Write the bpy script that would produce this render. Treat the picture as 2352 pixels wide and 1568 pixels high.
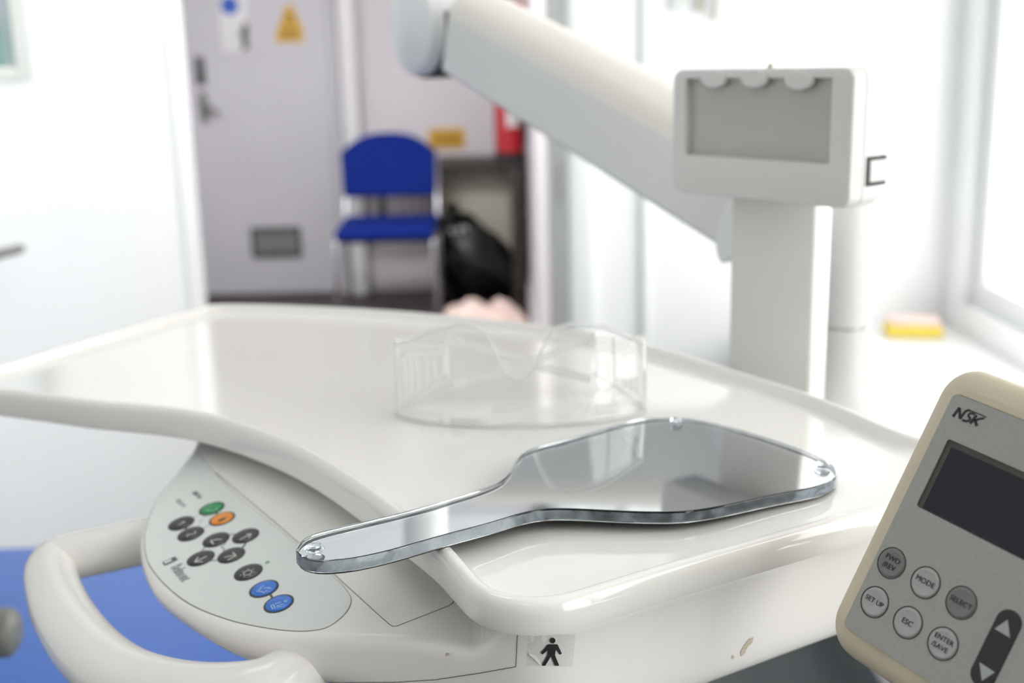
import bpy, bmesh, math, random
from mathutils import Vector, Matrix
from mathutils.bvhtree import BVHTree
random.seed(7)

# ------------------------------------------------------------------ clear
for o in list(bpy.data.objects):
    bpy.data.objects.remove(o)
sc = bpy.context.scene
COL = sc.collection

# ------------------------------------------------------------------ camera
CAM_H = 1.25
FPX = 2650.0
PITCH = math.radians(13.6)
ROLL = math.radians(1.4)
FW = Vector((0, math.cos(PITCH), -math.sin(PITCH)))
U0 = Vector((0, math.sin(PITCH), math.cos(PITCH)))
X0 = Vector((1, 0, 0))
RT = math.cos(ROLL) * X0 - math.sin(ROLL) * U0
UP = math.sin(ROLL) * X0 + math.cos(ROLL) * U0
CP = Vector((0, 0, CAM_H))
cd = bpy.data.cameras.new('camera')
cam = bpy.data.objects.new('camera', cd)
COL.objects.link(cam)
R3 = Matrix((RT, UP, -FW)).transposed()
cam.matrix_world = Matrix.Translation(CP) @ R3.to_4x4()
cd.sensor_width = 36.0
cd.lens = FPX / 2352.0 * 36.0
cd.clip_start = 0.02
cd.dof.use_dof = True
cd.dof.focus_distance = 0.475
cd.dof.aperture_fstop = 7.0
sc.camera = cam
# light paths: enough for the acrylic plate, the mirror and the clear goggles
cy = sc.cycles
cy.max_bounces = 8; cy.diffuse_bounces = 4; cy.glossy_bounces = 4; cy.transmission_bounces = 8; cy.transparent_max_bounces = 16
cy.caustics_reflective = False; cy.caustics_refractive = False
cy.use_adaptive_sampling = True; cy.adaptive_threshold = 0.1

# ------------------------------------------------------------------ light
w = bpy.data.worlds.new('world')
sc.world = w
w.use_nodes = True
bg = w.node_tree.nodes['Background']
bg.inputs[0].default_value = (1.0, 0.985, 0.96, 1)
bg.inputs[1].default_value = 2.0
sc.view_settings.view_transform = 'Standard'
sc.view_settings.look = 'None'
sc.view_settings.gamma = 1.0
sc.view_settings.use_curve_mapping = False
sc.view_settings.exposure = -0.22

def area_light(name, loc, rot, sx, sy, power, col):
    l = bpy.data.lights.new(name, 'AREA')
    l.shape = 'RECTANGLE'; l.size = sx; l.size_y = sy
    l.energy = power; l.color = col
    o = bpy.data.objects.new(name, l)
    o.location = loc; o.rotation_euler = rot
    COL.objects.link(o)
    return o
# daylight outside the two windows in the right-hand wall
area_light('window_daylight', (1.34, 2.35, 1.45), (0, math.radians(90), 0), 2.0, 3.0, 84, (1.0, 0.985, 0.965))
area_light('window_daylight.001', (1.34, -0.30, 1.45), (0, math.radians(90), 0), 1.9, 2.2, 52, (1.0, 0.985, 0.965))

# ------------------------------------------------------------------ pixel -> place helpers (frame 2352 x 1568)
def ray(px, py):
    return FW + (px - 1176) / FPX * RT + (784 - py) / FPX * UP
def atz(px, py, z):
    d = ray(px, py); return CP + d * ((z - CAM_H) / d.z)
def aty(px, py, y):
    d = ray(px, py); return CP + d * (y / d.y)
def atd(px, py, d):
    return CP + ray(px, py) * d
def atp(px, py, p0, n):
    d = ray(px, py); return CP + d * ((p0 - CP).dot(n) / d.dot(n))

# ------------------------------------------------------------------ materials
def mat(name, col, rough=0.5, metal=0.0, spec=0.5, coat=0.0, noise=0.0, nscale=40.0, bump=0.0, bscale=200.0):
    m = bpy.data.materials.new(name); m.use_nodes = True
    nt = m.node_tree; b = nt.nodes['Principled BSDF']
    b.inputs['Base Color'].default_value = (*col, 1)
    b.inputs['Roughness'].default_value = rough
    b.inputs['Metallic'].default_value = metal
    b.inputs['Specular IOR Level'].default_value = spec
    b.inputs['Coat Weight'].default_value = coat
    b.inputs['Coat Roughness'].default_value = 0.05
    tc = nt.nodes.new('ShaderNodeTexCoord')
    if noise > 0:
        nz = nt.nodes.new('ShaderNodeTexNoise'); nz.inputs['Scale'].default_value = nscale
        nz.inputs['Detail'].default_value = 1
        nt.links.new(tc.outputs['Object'], nz.inputs['Vector'])
        rp = nt.nodes.new('ShaderNodeValToRGB')
        rp.color_ramp.elements[0].position = 0.3; rp.color_ramp.elements[1].position = 0.7
        rp.color_ramp.elements[0].color = (*[c * (1 - noise) for c in col], 1)
        rp.color_ramp.elements[1].color = (*[min(1, c * (1 + noise)) for c in col], 1)
        nt.links.new(nz.outputs['Fac'], rp.inputs['Fac'])
        nt.links.new(rp.outputs['Color'], b.inputs['Base Color'])
    if bump > 0:
        n2 = nt.nodes.new('ShaderNodeTexNoise'); n2.inputs['Scale'].default_value = bscale
        nt.links.new(tc.outputs['Object'], n2.inputs['Vector'])
        bp = nt.nodes.new('ShaderNodeBump'); bp.inputs['Strength'].default_value = bump
        bp.inputs['Distance'].default_value = 0.0005
        nt.links.new(n2.outputs['Fac'], bp.inputs['Height'])
        nt.links.new(bp.outputs['Normal'], b.inputs['Normal'])
    return m

def thin_clear(name, tint=(0.97, 0.98, 0.98), gloss=(1, 1, 1), ior=1.45, haze=0.0, hazecol=(0.9, 0.9, 0.9), rough=0.03):
    """thin clear plastic / glass sheet: straight transmission plus Fresnel reflection"""
    m = bpy.data.materials.new(name); m.use_nodes = True
    nt = m.node_tree; nt.nodes.clear()
    out = nt.nodes.new('ShaderNodeOutputMaterial')
    tr = nt.nodes.new('ShaderNodeBsdfTransparent'); tr.inputs[0].default_value = (*tint, 1)
    gl = nt.nodes.new('ShaderNodeBsdfGlossy'); gl.inputs['Color'].default_value = (*gloss, 1)
    gl.inputs['Roughness'].default_value = rough
    # Schlick reflectance from |N.V|, the same on both faces of the sheet
    ge = nt.nodes.new('ShaderNodeNewGeometry')
    dt = nt.nodes.new('ShaderNodeVectorMath'); dt.operation = 'DOT_PRODUCT'
    nt.links.new(ge.outputs['Normal'], dt.inputs[0]); nt.links.new(ge.outputs['Incoming'], dt.inputs[1])
    ab = nt.nodes.new('ShaderNodeMath'); ab.operation = 'ABSOLUTE'; nt.links.new(dt.outputs['Value'], ab.inputs[0])
    om = nt.nodes.new('ShaderNodeMath'); om.operation = 'SUBTRACT'; om.inputs[0].default_value = 1.0; nt.links.new(ab.outputs[0], om.inputs[1]); om.use_clamp = True
    pw_ = nt.nodes.new('ShaderNodeMath'); pw_.operation = 'POWER'; pw_.inputs[1].default_value = 5.0; nt.links.new(om.outputs[0], pw_.inputs[0])
    f0 = ((ior - 1) / (ior + 1)) ** 2
    ma = nt.nodes.new('ShaderNodeMath'); ma.operation = 'MULTIPLY_ADD'; ma.inputs[1].default_value = 1 - f0; ma.inputs[2].default_value = f0
    nt.links.new(pw_.outputs[0], ma.inputs[0])
    mx = nt.nodes.new('ShaderNodeMixShader')
    nt.links.new(ma.outputs[0], mx.inputs[0])
    nt.links.new(tr.outputs[0], mx.inputs[1]); nt.links.new(gl.outputs[0], mx.inputs[2])
    last = mx
    if haze > 0:
        df = nt.nodes.new('ShaderNodeBsdfDiffuse'); df.inputs[0].default_value = (*hazecol, 1)
        tl = nt.nodes.new('ShaderNodeBsdfTranslucent'); tl.inputs[0].default_value = (*hazecol, 1)
        ad = nt.nodes.new('ShaderNodeMixShader'); ad.inputs[0].default_value = 0.5
        nt.links.new(df.outputs[0], ad.inputs[1]); nt.links.new(tl.outputs[0], ad.inputs[2])
        m2 = nt.nodes.new('ShaderNodeMixShader'); m2.inputs[0].default_value = haze
        nt.links.new(mx.outputs[0], m2.inputs[1]); nt.links.new(ad.outputs[0], m2.inputs[2])
        last = m2
    nt.links.new(last.outputs[0], out.inputs[0])
    return m

def glass(name, col=(1, 1, 1), ior=1.49, rough=0.0):
    m = bpy.data.materials.new(name); m.use_nodes = True
    nt = m.node_tree; nt.nodes.clear()
    out = nt.nodes.new('ShaderNodeOutputMaterial')
    g = nt.nodes.new('ShaderNodeBsdfGlass'); g.inputs['Color'].default_value = (*col, 1)
    g.inputs['IOR'].default_value = ior; g.inputs['Roughness'].default_value = rough
    nt.links.new(g.outputs[0], out.inputs[0])
    return m

def emit(name, col, s):
    m = bpy.data.materials.new(name); m.use_nodes = True
    b = m.node_tree.nodes['Principled BSDF']
    b.inputs['Base Color'].default_value = (*col, 1)
    b.inputs['Emission Color'].default_value = (*col, 1)
    b.inputs['Emission Strength'].default_value = s
    m.cycles.emission_sampling = 'FRONT_BACK'
    return m

M = {
 'wall_far': mat('wall_paint_low_bounce', (0.56, 0.555, 0.545), 0.7, noise=0.02, nscale=6),  # unseen wall, tone darkened to cut fill light on camera-facing surfaces
 'wall': mat('wall_paint', (0.90, 0.905, 0.915), 0.6, noise=0.012, nscale=6),
 'wall_cor': mat('corridor_paint', (0.76, 0.74, 0.765), 0.65, noise=0.02, nscale=3),
 'ceil': mat('ceiling_paint', (0.85, 0.85, 0.85), 0.8, noise=0.02, nscale=10),
 'floor': mat('slate_vinyl', (0.045, 0.055, 0.058), 0.35, noise=0.25, nscale=60),
 'floor_cor': mat('brown_vinyl', (0.050, 0.040, 0.036), 0.5, noise=0.25, nscale=50),
 'leaf': mat('door_white', (0.77, 0.785, 0.81), 0.4, noise=0.01, nscale=4),
 'door_grey': mat('door_lilac_grey', (0.60, 0.60, 0.645), 0.5, noise=0.03, nscale=2),
 'frame_w': mat('frame_white', (0.84, 0.85, 0.86), 0.4, noise=0.01),
 'frame_g': mat('frame_grey_green', (0.62, 0.64, 0.62), 0.4, noise=0.02),
 'steel': mat('brushed_steel', (0.34, 0.32, 0.31), 0.35, 1.0, noise=0.08, nscale=90),
 'chrome': mat('chrome', (0.62, 0.63, 0.66), 0.18, 1.0),
 'tray': mat('glossy_tray_plastic', (0.82, 0.795, 0.765), 0.10, spec=0.55, coat=0.35, noise=0.006, nscale=8),
 'body': mat('unit_plastic', (0.82, 0.79, 0.77), 0.28, spec=0.5, coat=0.15, noise=0.01, nscale=9),
 'handle': mat('handle_plastic', (0.80, 0.775, 0.745), 0.22, spec=0.5, coat=0.25, noise=0.012, nscale=14),
 'panel': mat('panel_membrane', (0.70, 0.725, 0.70), 0.18, spec=0.5, noise=0.008, nscale=20),
 'inset': mat('inset_membrane', (0.78, 0.79, 0.735), 0.28, spec=0.5, noise=0.012, nscale=20),
 'black': mat('black_print', (0.012, 0.012, 0.014), 0.5, noise=0.1),
 'dark_line': mat('dark_print', (0.09, 0.09, 0.09), 0.5, noise=0.05),
 'grey_line': mat('grey_print', (0.36, 0.36, 0.36), 0.5, noise=0.05),
 'btn_black': mat('button_black', (0.028, 0.026, 0.024), 0.28, noise=0.15, nscale=300),
 'btn_green': mat('button_green', (0.012, 0.26, 0.085), 0.25, noise=0.08, nscale=300),
 'btn_orange': mat('button_orange', (0.80, 0.27, 0.02), 0.28, noise=0.05, nscale=300),
 'btn_blue': mat('button_blue', (0.03, 0.17, 0.62), 0.25, noise=0.08, nscale=300),
 'icon': mat('icon_white', (0.62, 0.61, 0.58), 0.45, noise=0.05),
 'icon_g': mat('icon_pale_green', (0.35, 0.72, 0.42), 0.45, noise=0.05),
 'icon_b': mat('icon_pale_blue', (0.45, 0.66, 0.92), 0.45, noise=0.05),
 'led': mat('led_green', (0.22, 0.42, 0.28), 0.3, noise=0.05),
 'stain': mat('dried_stain', (0.50, 0.44, 0.34), 0.7, noise=0.2, nscale=900),
 'arm': mat('arm_plastic', (0.76, 0.765, 0.745), 0.35, spec=0.5, noise=0.008, nscale=7),
 'arm_top': mat('arm_cream_top', (0.84, 0.80, 0.74), 0.35, noise=0.01, nscale=7),
 'cap': mat('cap_plastic', (0.82, 0.83, 0.835), 0.3, noise=0.01),
 'post': mat('post_plastic', (0.74, 0.72, 0.69), 0.35, noise=0.01, nscale=7),
 'viewer': mat('viewer_plastic', (0.67, 0.66, 0.65), 0.4, noise=0.008, nscale=9),
 'screen_grey': mat('viewer_screen', (0.44, 0.45, 0.425), 0.30, noise=0.015, nscale=25),
 'dark': mat('dark_gap', (0.02, 0.02, 0.02), 0.6, noise=0.1),
 'nsk_body': mat('cream_housing', (0.585, 0.515, 0.385), 0.42, spec=0.4, noise=0.02, nscale=60),
 'nsk_plate': mat('grey_faceplate', (0.345, 0.345, 0.318), 0.45, spec=0.4, noise=0.04, nscale=900),
 'nsk_screen': mat('lcd_dark', (0.014, 0.016, 0.022), 0.2, spec=0.25, noise=0.05, nscale=50),
 'nsk_bezel': mat('bezel_dark', (0.05, 0.047, 0.038), 0.4, noise=0.05),
 'nsk_btn': mat('key_grey', (0.37, 0.38, 0.36), 0.4, noise=0.03, nscale=700),
 'nsk_btn_d': mat('key_dark_grey', (0.17, 0.175, 0.165), 0.4, noise=0.04, nscale=700),
 'blue_fab': mat('blue_fabric', (0.006, 0.024, 0.22), 0.85, spec=0.15, noise=0.12, nscale=160, bump=0.3),
 'blue_vinyl': mat('blue_vinyl', (0.035, 0.125, 0.47), 0.34, spec=0.5, noise=0.05, nscale=12),
 'chair_base': mat('chair_base_plastic', (0.70, 0.70, 0.69), 0.4, noise=0.02),
 'armrest': mat('armrest_grey', (0.17, 0.17, 0.155), 0.45, noise=0.05, nscale=30),
 'red': mat('extinguisher_red', (0.50, 0.010, 0.022), 0.25, spec=0.6, noise=0.05, nscale=12),
 'blackpl': mat('black_plastic', (0.012, 0.012, 0.013), 0.4, noise=0.1),
 'bag': mat('bin_bag_black', (0.004, 0.004, 0.005), 0.14, spec=0.5, noise=0.2, nscale=15, bump=0.7, bscale=25),
 'peach': mat('peach_cloth', (0.88, 0.70, 0.63), 0.8, noise=0.06, nscale=20, bump=0.4, bscale=60),
 'yellow': mat('sign_yellow', (0.72, 0.43, 0.03), 0.5, noise=0.06, nscale=30),
 'paper': mat('paper_white', (0.80, 0.81, 0.82), 0.6, noise=0.02, nscale=15),
 'paper_b': mat('paper_bluish', (0.72, 0.77, 0.83), 0.6, noise=0.03, nscale=30),
 'sign_blue': mat('sign_blue', (0.02, 0.10, 0.50), 0.5, noise=0.05),
 'grille': mat('grille_grey', (0.07, 0.068, 0.07), 0.5, 0.3, noise=0.08),
 'grille_l': mat('grille_slat', (0.17, 0.165, 0.17), 0.5, 0.2, noise=0.05),
 'wood_dark': mat('dark_laminate', (0.045, 0.036, 0.032), 0.45, noise=0.3, nscale=18),
 'cream': mat('cream_laminate', (0.50, 0.48, 0.40), 0.6, noise=0.03),
 'teal': mat('teal_card', (0.28, 0.62, 0.55), 0.5, noise=0.06, nscale=20),
 'sponge_y': mat('sponge_yellow', (0.80, 0.62, 0.10), 0.9, noise=0.1, nscale=80, bump=0.5),
 'sponge_p': mat('cloth_pink', (0.84, 0.62, 0.57), 0.9, noise=0.06, nscale=60),
 'ledge': mat('ledge_laminate', (0.86, 0.86, 0.86), 0.35, noise=0.01),
 'key': mat('key_metal', (0.45, 0.44, 0.38), 0.35, 0.9, noise=0.1),
 'mirror': mat('silver_backing', (0.86, 0.87, 0.87), 0.004, 1.0),
 'acrylic': glass('clear_acrylic', (0.985, 0.993, 1.0), 1.49),
 'acrylic_edge': None,
 'bumper': glass('clear_bumper', (0.95, 0.97, 0.99), 1.45, 0.05),
 'goggle': thin_clear('goggle_clear', (0.985, 0.987, 0.985), ior=1.45, haze=0.02),
 'goggle_rim': thin_clear('goggle_edge', (0.90, 0.905, 0.90), ior=1.5, haze=0.34, hazecol=(0.97, 0.97, 0.96), rough=0.12),  # white haze paints in the bright highlights along the edges
 'goggle_slat': thin_clear('goggle_slat_clear', (0.95, 0.95, 0.945), ior=1.5, haze=0.5, hazecol=(1.0, 1.0, 0.99), rough=0.12),
 'pane': thin_clear('window_glass', (0.97, 0.985, 0.98), ior=1.3),
 'tape': thin_clear('clear_sticker', (0.96, 0.96, 0.96), ior=1.35, haze=0.12, rough=0.08),
 'fill_cor': emit('corridor_fill_diffuser', (1.0, 0.97, 0.95), 46.0),
 'lamp': emit('lamp_diffuser', (1.0, 0.98, 0.95), 3.0),
}

# polished rim of the acrylic: clear, with the milky blue-grey scatter of a sawn edge
def edge_mat():
    m = glass('acrylic_edge', (0.93, 0.965, 1.0), 1.49, 0.03); nt = m.node_tree
    g = next(n for n in nt.nodes if n.type == 'BSDF_GLASS'); out = next(n for n in nt.nodes if n.type == 'OUTPUT_MATERIAL')
    df = nt.nodes.new('ShaderNodeBsdfDiffuse'); tl = nt.nodes.new('ShaderNodeBsdfTranslucent')
    for n in (df, tl): n.inputs[0].default_value = (0.66, 0.74, 0.82, 1)
    tc = nt.nodes.new('ShaderNodeTexCoord'); nz = nt.nodes.new('ShaderNodeTexNoise'); nz.inputs['Scale'].default_value = 110
    nt.links.new(tc.outputs['Object'], nz.inputs['Vector'])
    mr = nt.nodes.new('ShaderNodeMapRange'); mr.inputs['From Min'].default_value = .35; mr.inputs['From Max'].default_value = .65
    mr.inputs['To Min'].default_value = .15; mr.inputs['To Max'].default_value = .50
    nt.links.new(nz.outputs['Fac'], mr.inputs['Value'])
    a = nt.nodes.new('ShaderNodeMixShader'); a.inputs[0].default_value = .4
    nt.links.new(df.outputs[0], a.inputs[1]); nt.links.new(tl.outputs[0], a.inputs[2])
    b = nt.nodes.new('ShaderNodeMixShader'); nt.links.new(mr.outputs[0], b.inputs[0])
    nt.links.new(g.outputs[0], b.inputs[1]); nt.links.new(a.outputs[0], b.inputs[2])
    nt.links.new(b.outputs[0], out.inputs[0])
    return m
M['acrylic_edge'] = edge_mat()

# ------------------------------------------------------------------ mesh helpers
LOC = {}
def link(o, parent=None):
    COL.objects.link(o)
    if parent is not None:
        o.parent = parent
    return o

def thing(name, label, cat, loc=(0, 0, 0), group=None, kind=None):
    o = bpy.data.objects.new(name, None)
    o.empty_display_size = 0.05
    o.location = loc; COL.objects.link(o)
    LOC[o.name] = Vector(loc)
    if kind:
        o['kind'] = kind
    if label: o['label'] = label
    if cat: o['category'] = cat
    if group: o['group'] = group
    return o

def wloc(o):
    return LOC.get(o.name, Vector((0, 0, 0))) if o is not None else Vector((0, 0, 0))

def finish(me, smooth=True, ang=35):
    me.update()
    if smooth:
        me.polygons.foreach_set('use_smooth', [True] * len(me.polygons))
        me.set_sharp_from_angle(angle=math.radians(ang))
        big = [p for p in me.polygons if len(p.vertices) > 6]
        if big:
            ek = {e.key: e.index for e in me.edges}
            for p in big:
                for k in p.edge_keys: me.edges[ek[k]].use_edge_sharp = True

def mesh(name, verts, faces, m, parent=None, smooth=True, ang=35, label=None, origin=None):
    """verts in world space; local frame of the parent is subtracted"""
    base = wloc(parent) if parent is not None else (Vector(origin) if origin is not None else Vector((0, 0, 0)))
    me = bpy.data.meshes.new(name)
    me.from_pydata([tuple(Vector(v) - base) for v in verts], [], faces)
    bm = bmesh.new(); bm.from_mesh(me)
    bmesh.ops.recalc_face_normals(bm, faces=bm.faces)
    bm.to_mesh(me); bm.free()
    me.materials.append(m if not isinstance(m, str) else M[m])
    finish(me, smooth, ang)
    o = bpy.data.objects.new(name, me)
    if parent is None and origin is not None:
        o.location = base
    link(o, parent)
    LOC[o.name] = base
    if label: o['label'] = label
    return o

def bmo(name, bm, m, parent=None, smooth=True, ang=35, label=None, origin=None):
    base = wloc(parent) if parent is not None else (Vector(origin) if origin is not None else Vector((0, 0, 0)))
    bmesh.ops.recalc_face_normals(bm, faces=bm.faces)
    if base.length > 0:
        bmesh.ops.translate(bm, verts=bm.verts, vec=-base)
    me = bpy.data.meshes.new(name); bm.to_mesh(me); bm.free()
    me.materials.append(m if not isinstance(m, str) else M[m])
    finish(me, smooth, ang)
    o = bpy.data.objects.new(name, me)
    if parent is None and origin is not None:
        o.location = base
    link(o, parent); LOC[o.name] = base
    if label: o['label'] = label
    return o

def frame_mat(o, x, y, z):
    x, y, z = Vector(x).normalized(), Vector(y).normalized(), Vector(z).normalized()
    m = Matrix((x, y, z)).transposed().to_4x4()
    m.translation = Vector(o)
    return m

def box_bm(size, mtx=None, bevel=0.0, seg=3, bm=None):
    b = bmesh.new()
    bmesh.ops.create_cube(b, size=1.0)
    bmesh.ops.scale(b, vec=size, verts=b.verts)
    if bevel > 0:
        bmesh.ops.bevel(b, geom=list(b.edges), offset=bevel, segments=seg, profile=0.5, affect='EDGES')
    if mtx is not None:
        bmesh.ops.transform(b, matrix=mtx, verts=b.verts)
    if bm is None:
        return b
    me = bpy.data.meshes.new('tmp'); b.to_mesh(me); b.free()
    bm.from_mesh(me); bpy.data.meshes.remove(me)
    return bm

def box(name, lo, hi, m, parent=None, bevel=0.0, seg=3, label=None, origin=None):
    lo, hi = Vector(lo), Vector(hi)
    b = box_bm(hi - lo, Matrix.Translation((lo + hi) / 2), bevel, seg)
    return bmo(name, b, m, parent, label=label, origin=origin)

def add_box(bm, lo, hi, bevel=0.0, seg=2):
    lo, hi = Vector(lo), Vector(hi)
    return box_bm(hi - lo, Matrix.Translation((lo + hi) / 2), bevel, seg, bm)

def catmull(pts, n=8, closed=False):
    out = []; N = len(pts)
    rng = range(N) if closed else range(N - 1)
    for i in rng:
        p0 = pts[(i - 1) % N] if closed else pts[max(i - 1, 0)]
        p1 = pts[i]; p2 = pts[(i + 1) % N]
        p3 = pts[(i + 2) % N] if closed else pts[min(i + 2, N - 1)]
        # centripetal-ish: plain uniform tangents limited by chord length
        d1 = (p2 - p1).length
        m1 = (p2 - p0); m2 = (p3 - p1)
        l1 = (p2 - p1).length + (p1 - p0).length; l2 = (p3 - p2).length + (p2 - p1).length
        m1 = m1 * (d1 / l1) if l1 > 1e-9 else m1 * 0
        m2 = m2 * (d1 / l2) if l2 > 1e-9 else m2 * 0
        for k in range(n):
            t = k / n
            h00 = 2*t**3-3*t**2+1; h10 = t**3-2*t**2+t; h01 = -2*t**3+3*t**2; h11 = t**3-t**2
            out.append(p1*h00 + m1*h10 + p2*h01 + m2*h11)
    if not closed: out.append(pts[-1].copy())
    return out

def resample(pts, n, closed=True):
    P = list(pts) + ([pts[0]] if closed else [])
    L = [0.0]
    for a, b in zip(P, P[1:]): L.append(L[-1] + (b - a).length)
    T = L[-1]; out = []; j = 0
    cnt = n if closed else n - 1
    for i in range(n):
        s = T * i / cnt
        while j < len(L) - 2 and L[j + 1] < s: j += 1
        f = (s - L[j]) / max(L[j + 1] - L[j], 1e-12)
        out.append(P[j].lerp(P[j + 1], min(f, 1)))
    return out

def normals2d(pts):
    """outward normals in XY of a closed loop"""
    N = len(pts)
    A = sum(pts[i].x * pts[(i + 1) % N].y - pts[(i + 1) % N].x * pts[i].y for i in range(N))
    s = 1 if A > 0 else -1
    out = []
    for i in range(N):
        t = (pts[(i + 1) % N] - pts[(i - 1) % N]); t.z = 0; t.normalize()
        out.append(Vector((t.y * s, -t.x * s, 0)))
    return out

def loft(rings, cap0=True, cap1=True):
    N = len(rings[0]); verts = [v for r in rings for v in r]; faces = []
    for k in range(len(rings) - 1):
        for i in range(N):
            j = (i + 1) % N
            faces.append((k*N+i, k*N+j, (k+1)*N+j, (k+1)*N+i))
    if cap0: faces.append(tuple(range(N))[::-1])
    if cap1: faces.append(tuple((len(rings)-1)*N + i for i in range(N)))
    return verts, faces

def tube(pts, rad, nseg=16, caps=True, closed=False, flat=1.0, ref=Vector((0, 0, 1))):
    rings = []; N = len(pts)
    for i, p in enumerate(pts):
        if closed: t = pts[(i + 1) % N] - pts[(i - 1) % N]
        else: t = pts[min(i + 1, N - 1)] - pts[max(i - 1, 0)]
        t.normalize()
        a = t.cross(ref)
        if a.length < 1e-3: a = t.cross(Vector((1, 0, 0)))
        a.normalize(); b = a.cross(t).normalized()
        r = rad[i] if isinstance(rad, (list, tuple)) else rad
        rings.append([p + a * (r * math.cos(2*math.pi*k/nseg)) + b * (r * flat * math.sin(2*math.pi*k/nseg)) for k in range(nseg)])
    if closed:
        verts = [v for r in rings for v in r]; faces = []
        for i in range(N):
            j = (i + 1) % N
            for k in range(nseg):
                l = (k + 1) % nseg
                faces.append((i*nseg+k, j*nseg+k, j*nseg+l, i*nseg+l))
        return verts, faces
    return loft(rings, caps, caps)

def lathe(profile, center, axis=Vector((0, 0, 1)), n=32, cap0=True, cap1=True):
    """profile: list of (radius, height)"""
    axis = Vector(axis).normalized()
    a = axis.cross(Vector((0, 1, 0.2))).normalized(); b = axis.cross(a).normalized()
    rings = [[Vector(center) + axis * h + a * (r * math.cos(2*math.pi*k/n)) + b * (r * math.sin(2*math.pi*k/n)) for k in range(n)] for r, h in profile]
    return loft(rings, cap0, cap1)

def prism(poly, nrm, t0, t1, bevel=0.0):
    """poly: world points of a flat outline; extruded from t0 to t1 along nrm; optional chamfer at t1"""
    n = Vector(nrm).normalized()
    rings = [[p + n * t0 for p in poly]]
    if bevel > 0:
        c = sum(poly, Vector()) / len(poly)
        rings.append([p + n * (t1 - bevel) for p in poly])
        N = len(poly); ring = []
        for i, p in enumerate(poly):
            t = (poly[(i+1) % N] - poly[i-1]).normalized()
            inn = t.cross(n)
            if inn.dot(c - p) < 0: inn = -inn
            ring.append(p + inn * bevel + n * t1)
        rings.append(ring)
    else:
        rings.append([p + n * t1 for p in poly])
    return loft(rings)

def circle_on(c, u, v, r, n=36, ry=None):
    ry = r if ry is None else ry
    return [c + u * (r * math.cos(2*math.pi*k/n)) + v * (ry * math.sin(2*math.pi*k/n)) for k in range(n)]

def rrect(a0, a1, b0, b1, r, n=6):
    pts = []
    for cx, cy, s in ((a1-r, b1-r, 0), (a0+r, b1-r, 90), (a0+r, b0+r, 180), (a1-r, b0+r, 270)):
        for k in range(n + 1):
            t = math.radians(s + 90 * k / n)
            pts.append((cx + r * math.cos(t), cy + r * math.sin(t)))
    return pts

def ribbons(polys, width, nrm, lift, thick=0.00012):
    """flat strokes along polylines lying on a plane (world points)"""
    verts, faces = [], []
    n = Vector(nrm).normalized()
    for P in polys:
        if len(P) < 2: continue
        L, Rr = [], []
        for i, p in enumerate(P):
            t = P[min(i+1, len(P)-1)] - P[max(i-1, 0)]
            if t.length < 1e-9: t = Vector((1, 0, 0))
            t.normalize(); s = t.cross(n).normalized() * (width / 2)
            L.append(p + s); Rr.append(p - s)
        b = len(verts)
        K = len(P)
        for z in (lift, lift + thick):
            verts += [q + n * z for q in L] + [q + n * z for q in Rr]
        for i in range(K - 1):
            a0, a1, r0, r1 = b+i, b+i+1, b+K+i, b+K+i+1
            o2 = 2 * K
            faces += [(a0+o2, r0+o2, r1+o2, a1+o2), (a0, a1, r1, r0), (a0, a0+o2, a1+o2, a1), (r0, r1, r1+o2, r0+o2)]
        faces += [(b, b+K, b+K+2*K, b+2*K), (b+K-1, b+K-1+2*K, b+2*K-1+2*K, b+2*K-1)]
    return verts, faces

def text_obj(s, size, mtx, m, parent, name='lettering', thick=0.00015, shear=0.0, offset=0.0, align='CENTER', space=1.0, xs=1.0, outline=False, line=0.8):
    cu = bpy.data.curves.new('txt', 'FONT')
    cu.body = s; cu.size = size; cu.align_x = align; cu.align_y = 'CENTER'
    cu.extrude = thick / 2; cu.shear = shear; cu.offset = offset; cu.space_character = space; cu.space_line = line
    cu.resolution_u = 3
    if outline:
        cu.fill_mode = 'NONE'; cu.extrude = 0; cu.bevel_depth = size * 0.010; cu.bevel_resolution = 0
    t = bpy.data.objects.new('txt', cu); COL.objects.link(t)
    dg = bpy.context.evaluated_depsgraph_get(); dg.update()
    me = bpy.data.meshes.new_from_object(t.evaluated_get(dg))
    bpy.data.objects.remove(t); bpy.data.curves.remove(cu)
    base = wloc(parent)
    mm = Matrix.Translation(-base) @ mtx @ Matrix.Diagonal((xs, 1, 1, 1))
    me.transform(mm)
    me.materials.clear(); me.materials.append(M[m])
    me.name = name
    o = bpy.data.objects.new(name, me); link(o, parent); LOC[o.name] = base
    return o

def struct(o):
    o['kind'] = 'structure'; return o

# ================================================================== THE SETTING
YD = 3.0            # plane of the wall with the doorway
XW = 1.155          # plane of the window wall
struct(box('floor', (-1.9, -2.6, -0.05), (XW + 0.15, YD + 0.06, 0.0), 'floor'))
struct(box('floor_corridor', (-2.4, YD + 0.06, -0.05), (0.6, 6.62, 0.0), 'floor_cor'))
struct(box('ceiling', (-2.4, -2.6, 2.50), (XW + 0.3, 6.62, 2.56), 'ceil'))
# doorway wall: left piece, right piece, lintel
XL, XR = -0.868, 0.165
b = bmesh.new()
add_box(b, (-1.9, YD, 0), (XL, YD + 0.12, 2.5)); add_box(b, (XR, YD, 0), (XW + 0.12, YD + 0.12, 2.5)); add_box(b, (XL, YD, 2.06), (XR, YD + 0.12, 2.5))
struct(bmo('wall_back', b, 'wall', smooth=False))
struct(box('wall_front', (-2.0, -2.7, 0), (XW + .12, -2.6, 2.5), 'wall_far'))
struct(box('wall_left', (-2.0, -2.6, 0), (-1.9, YD + 0.12, 2.5), 'wall'))
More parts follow.
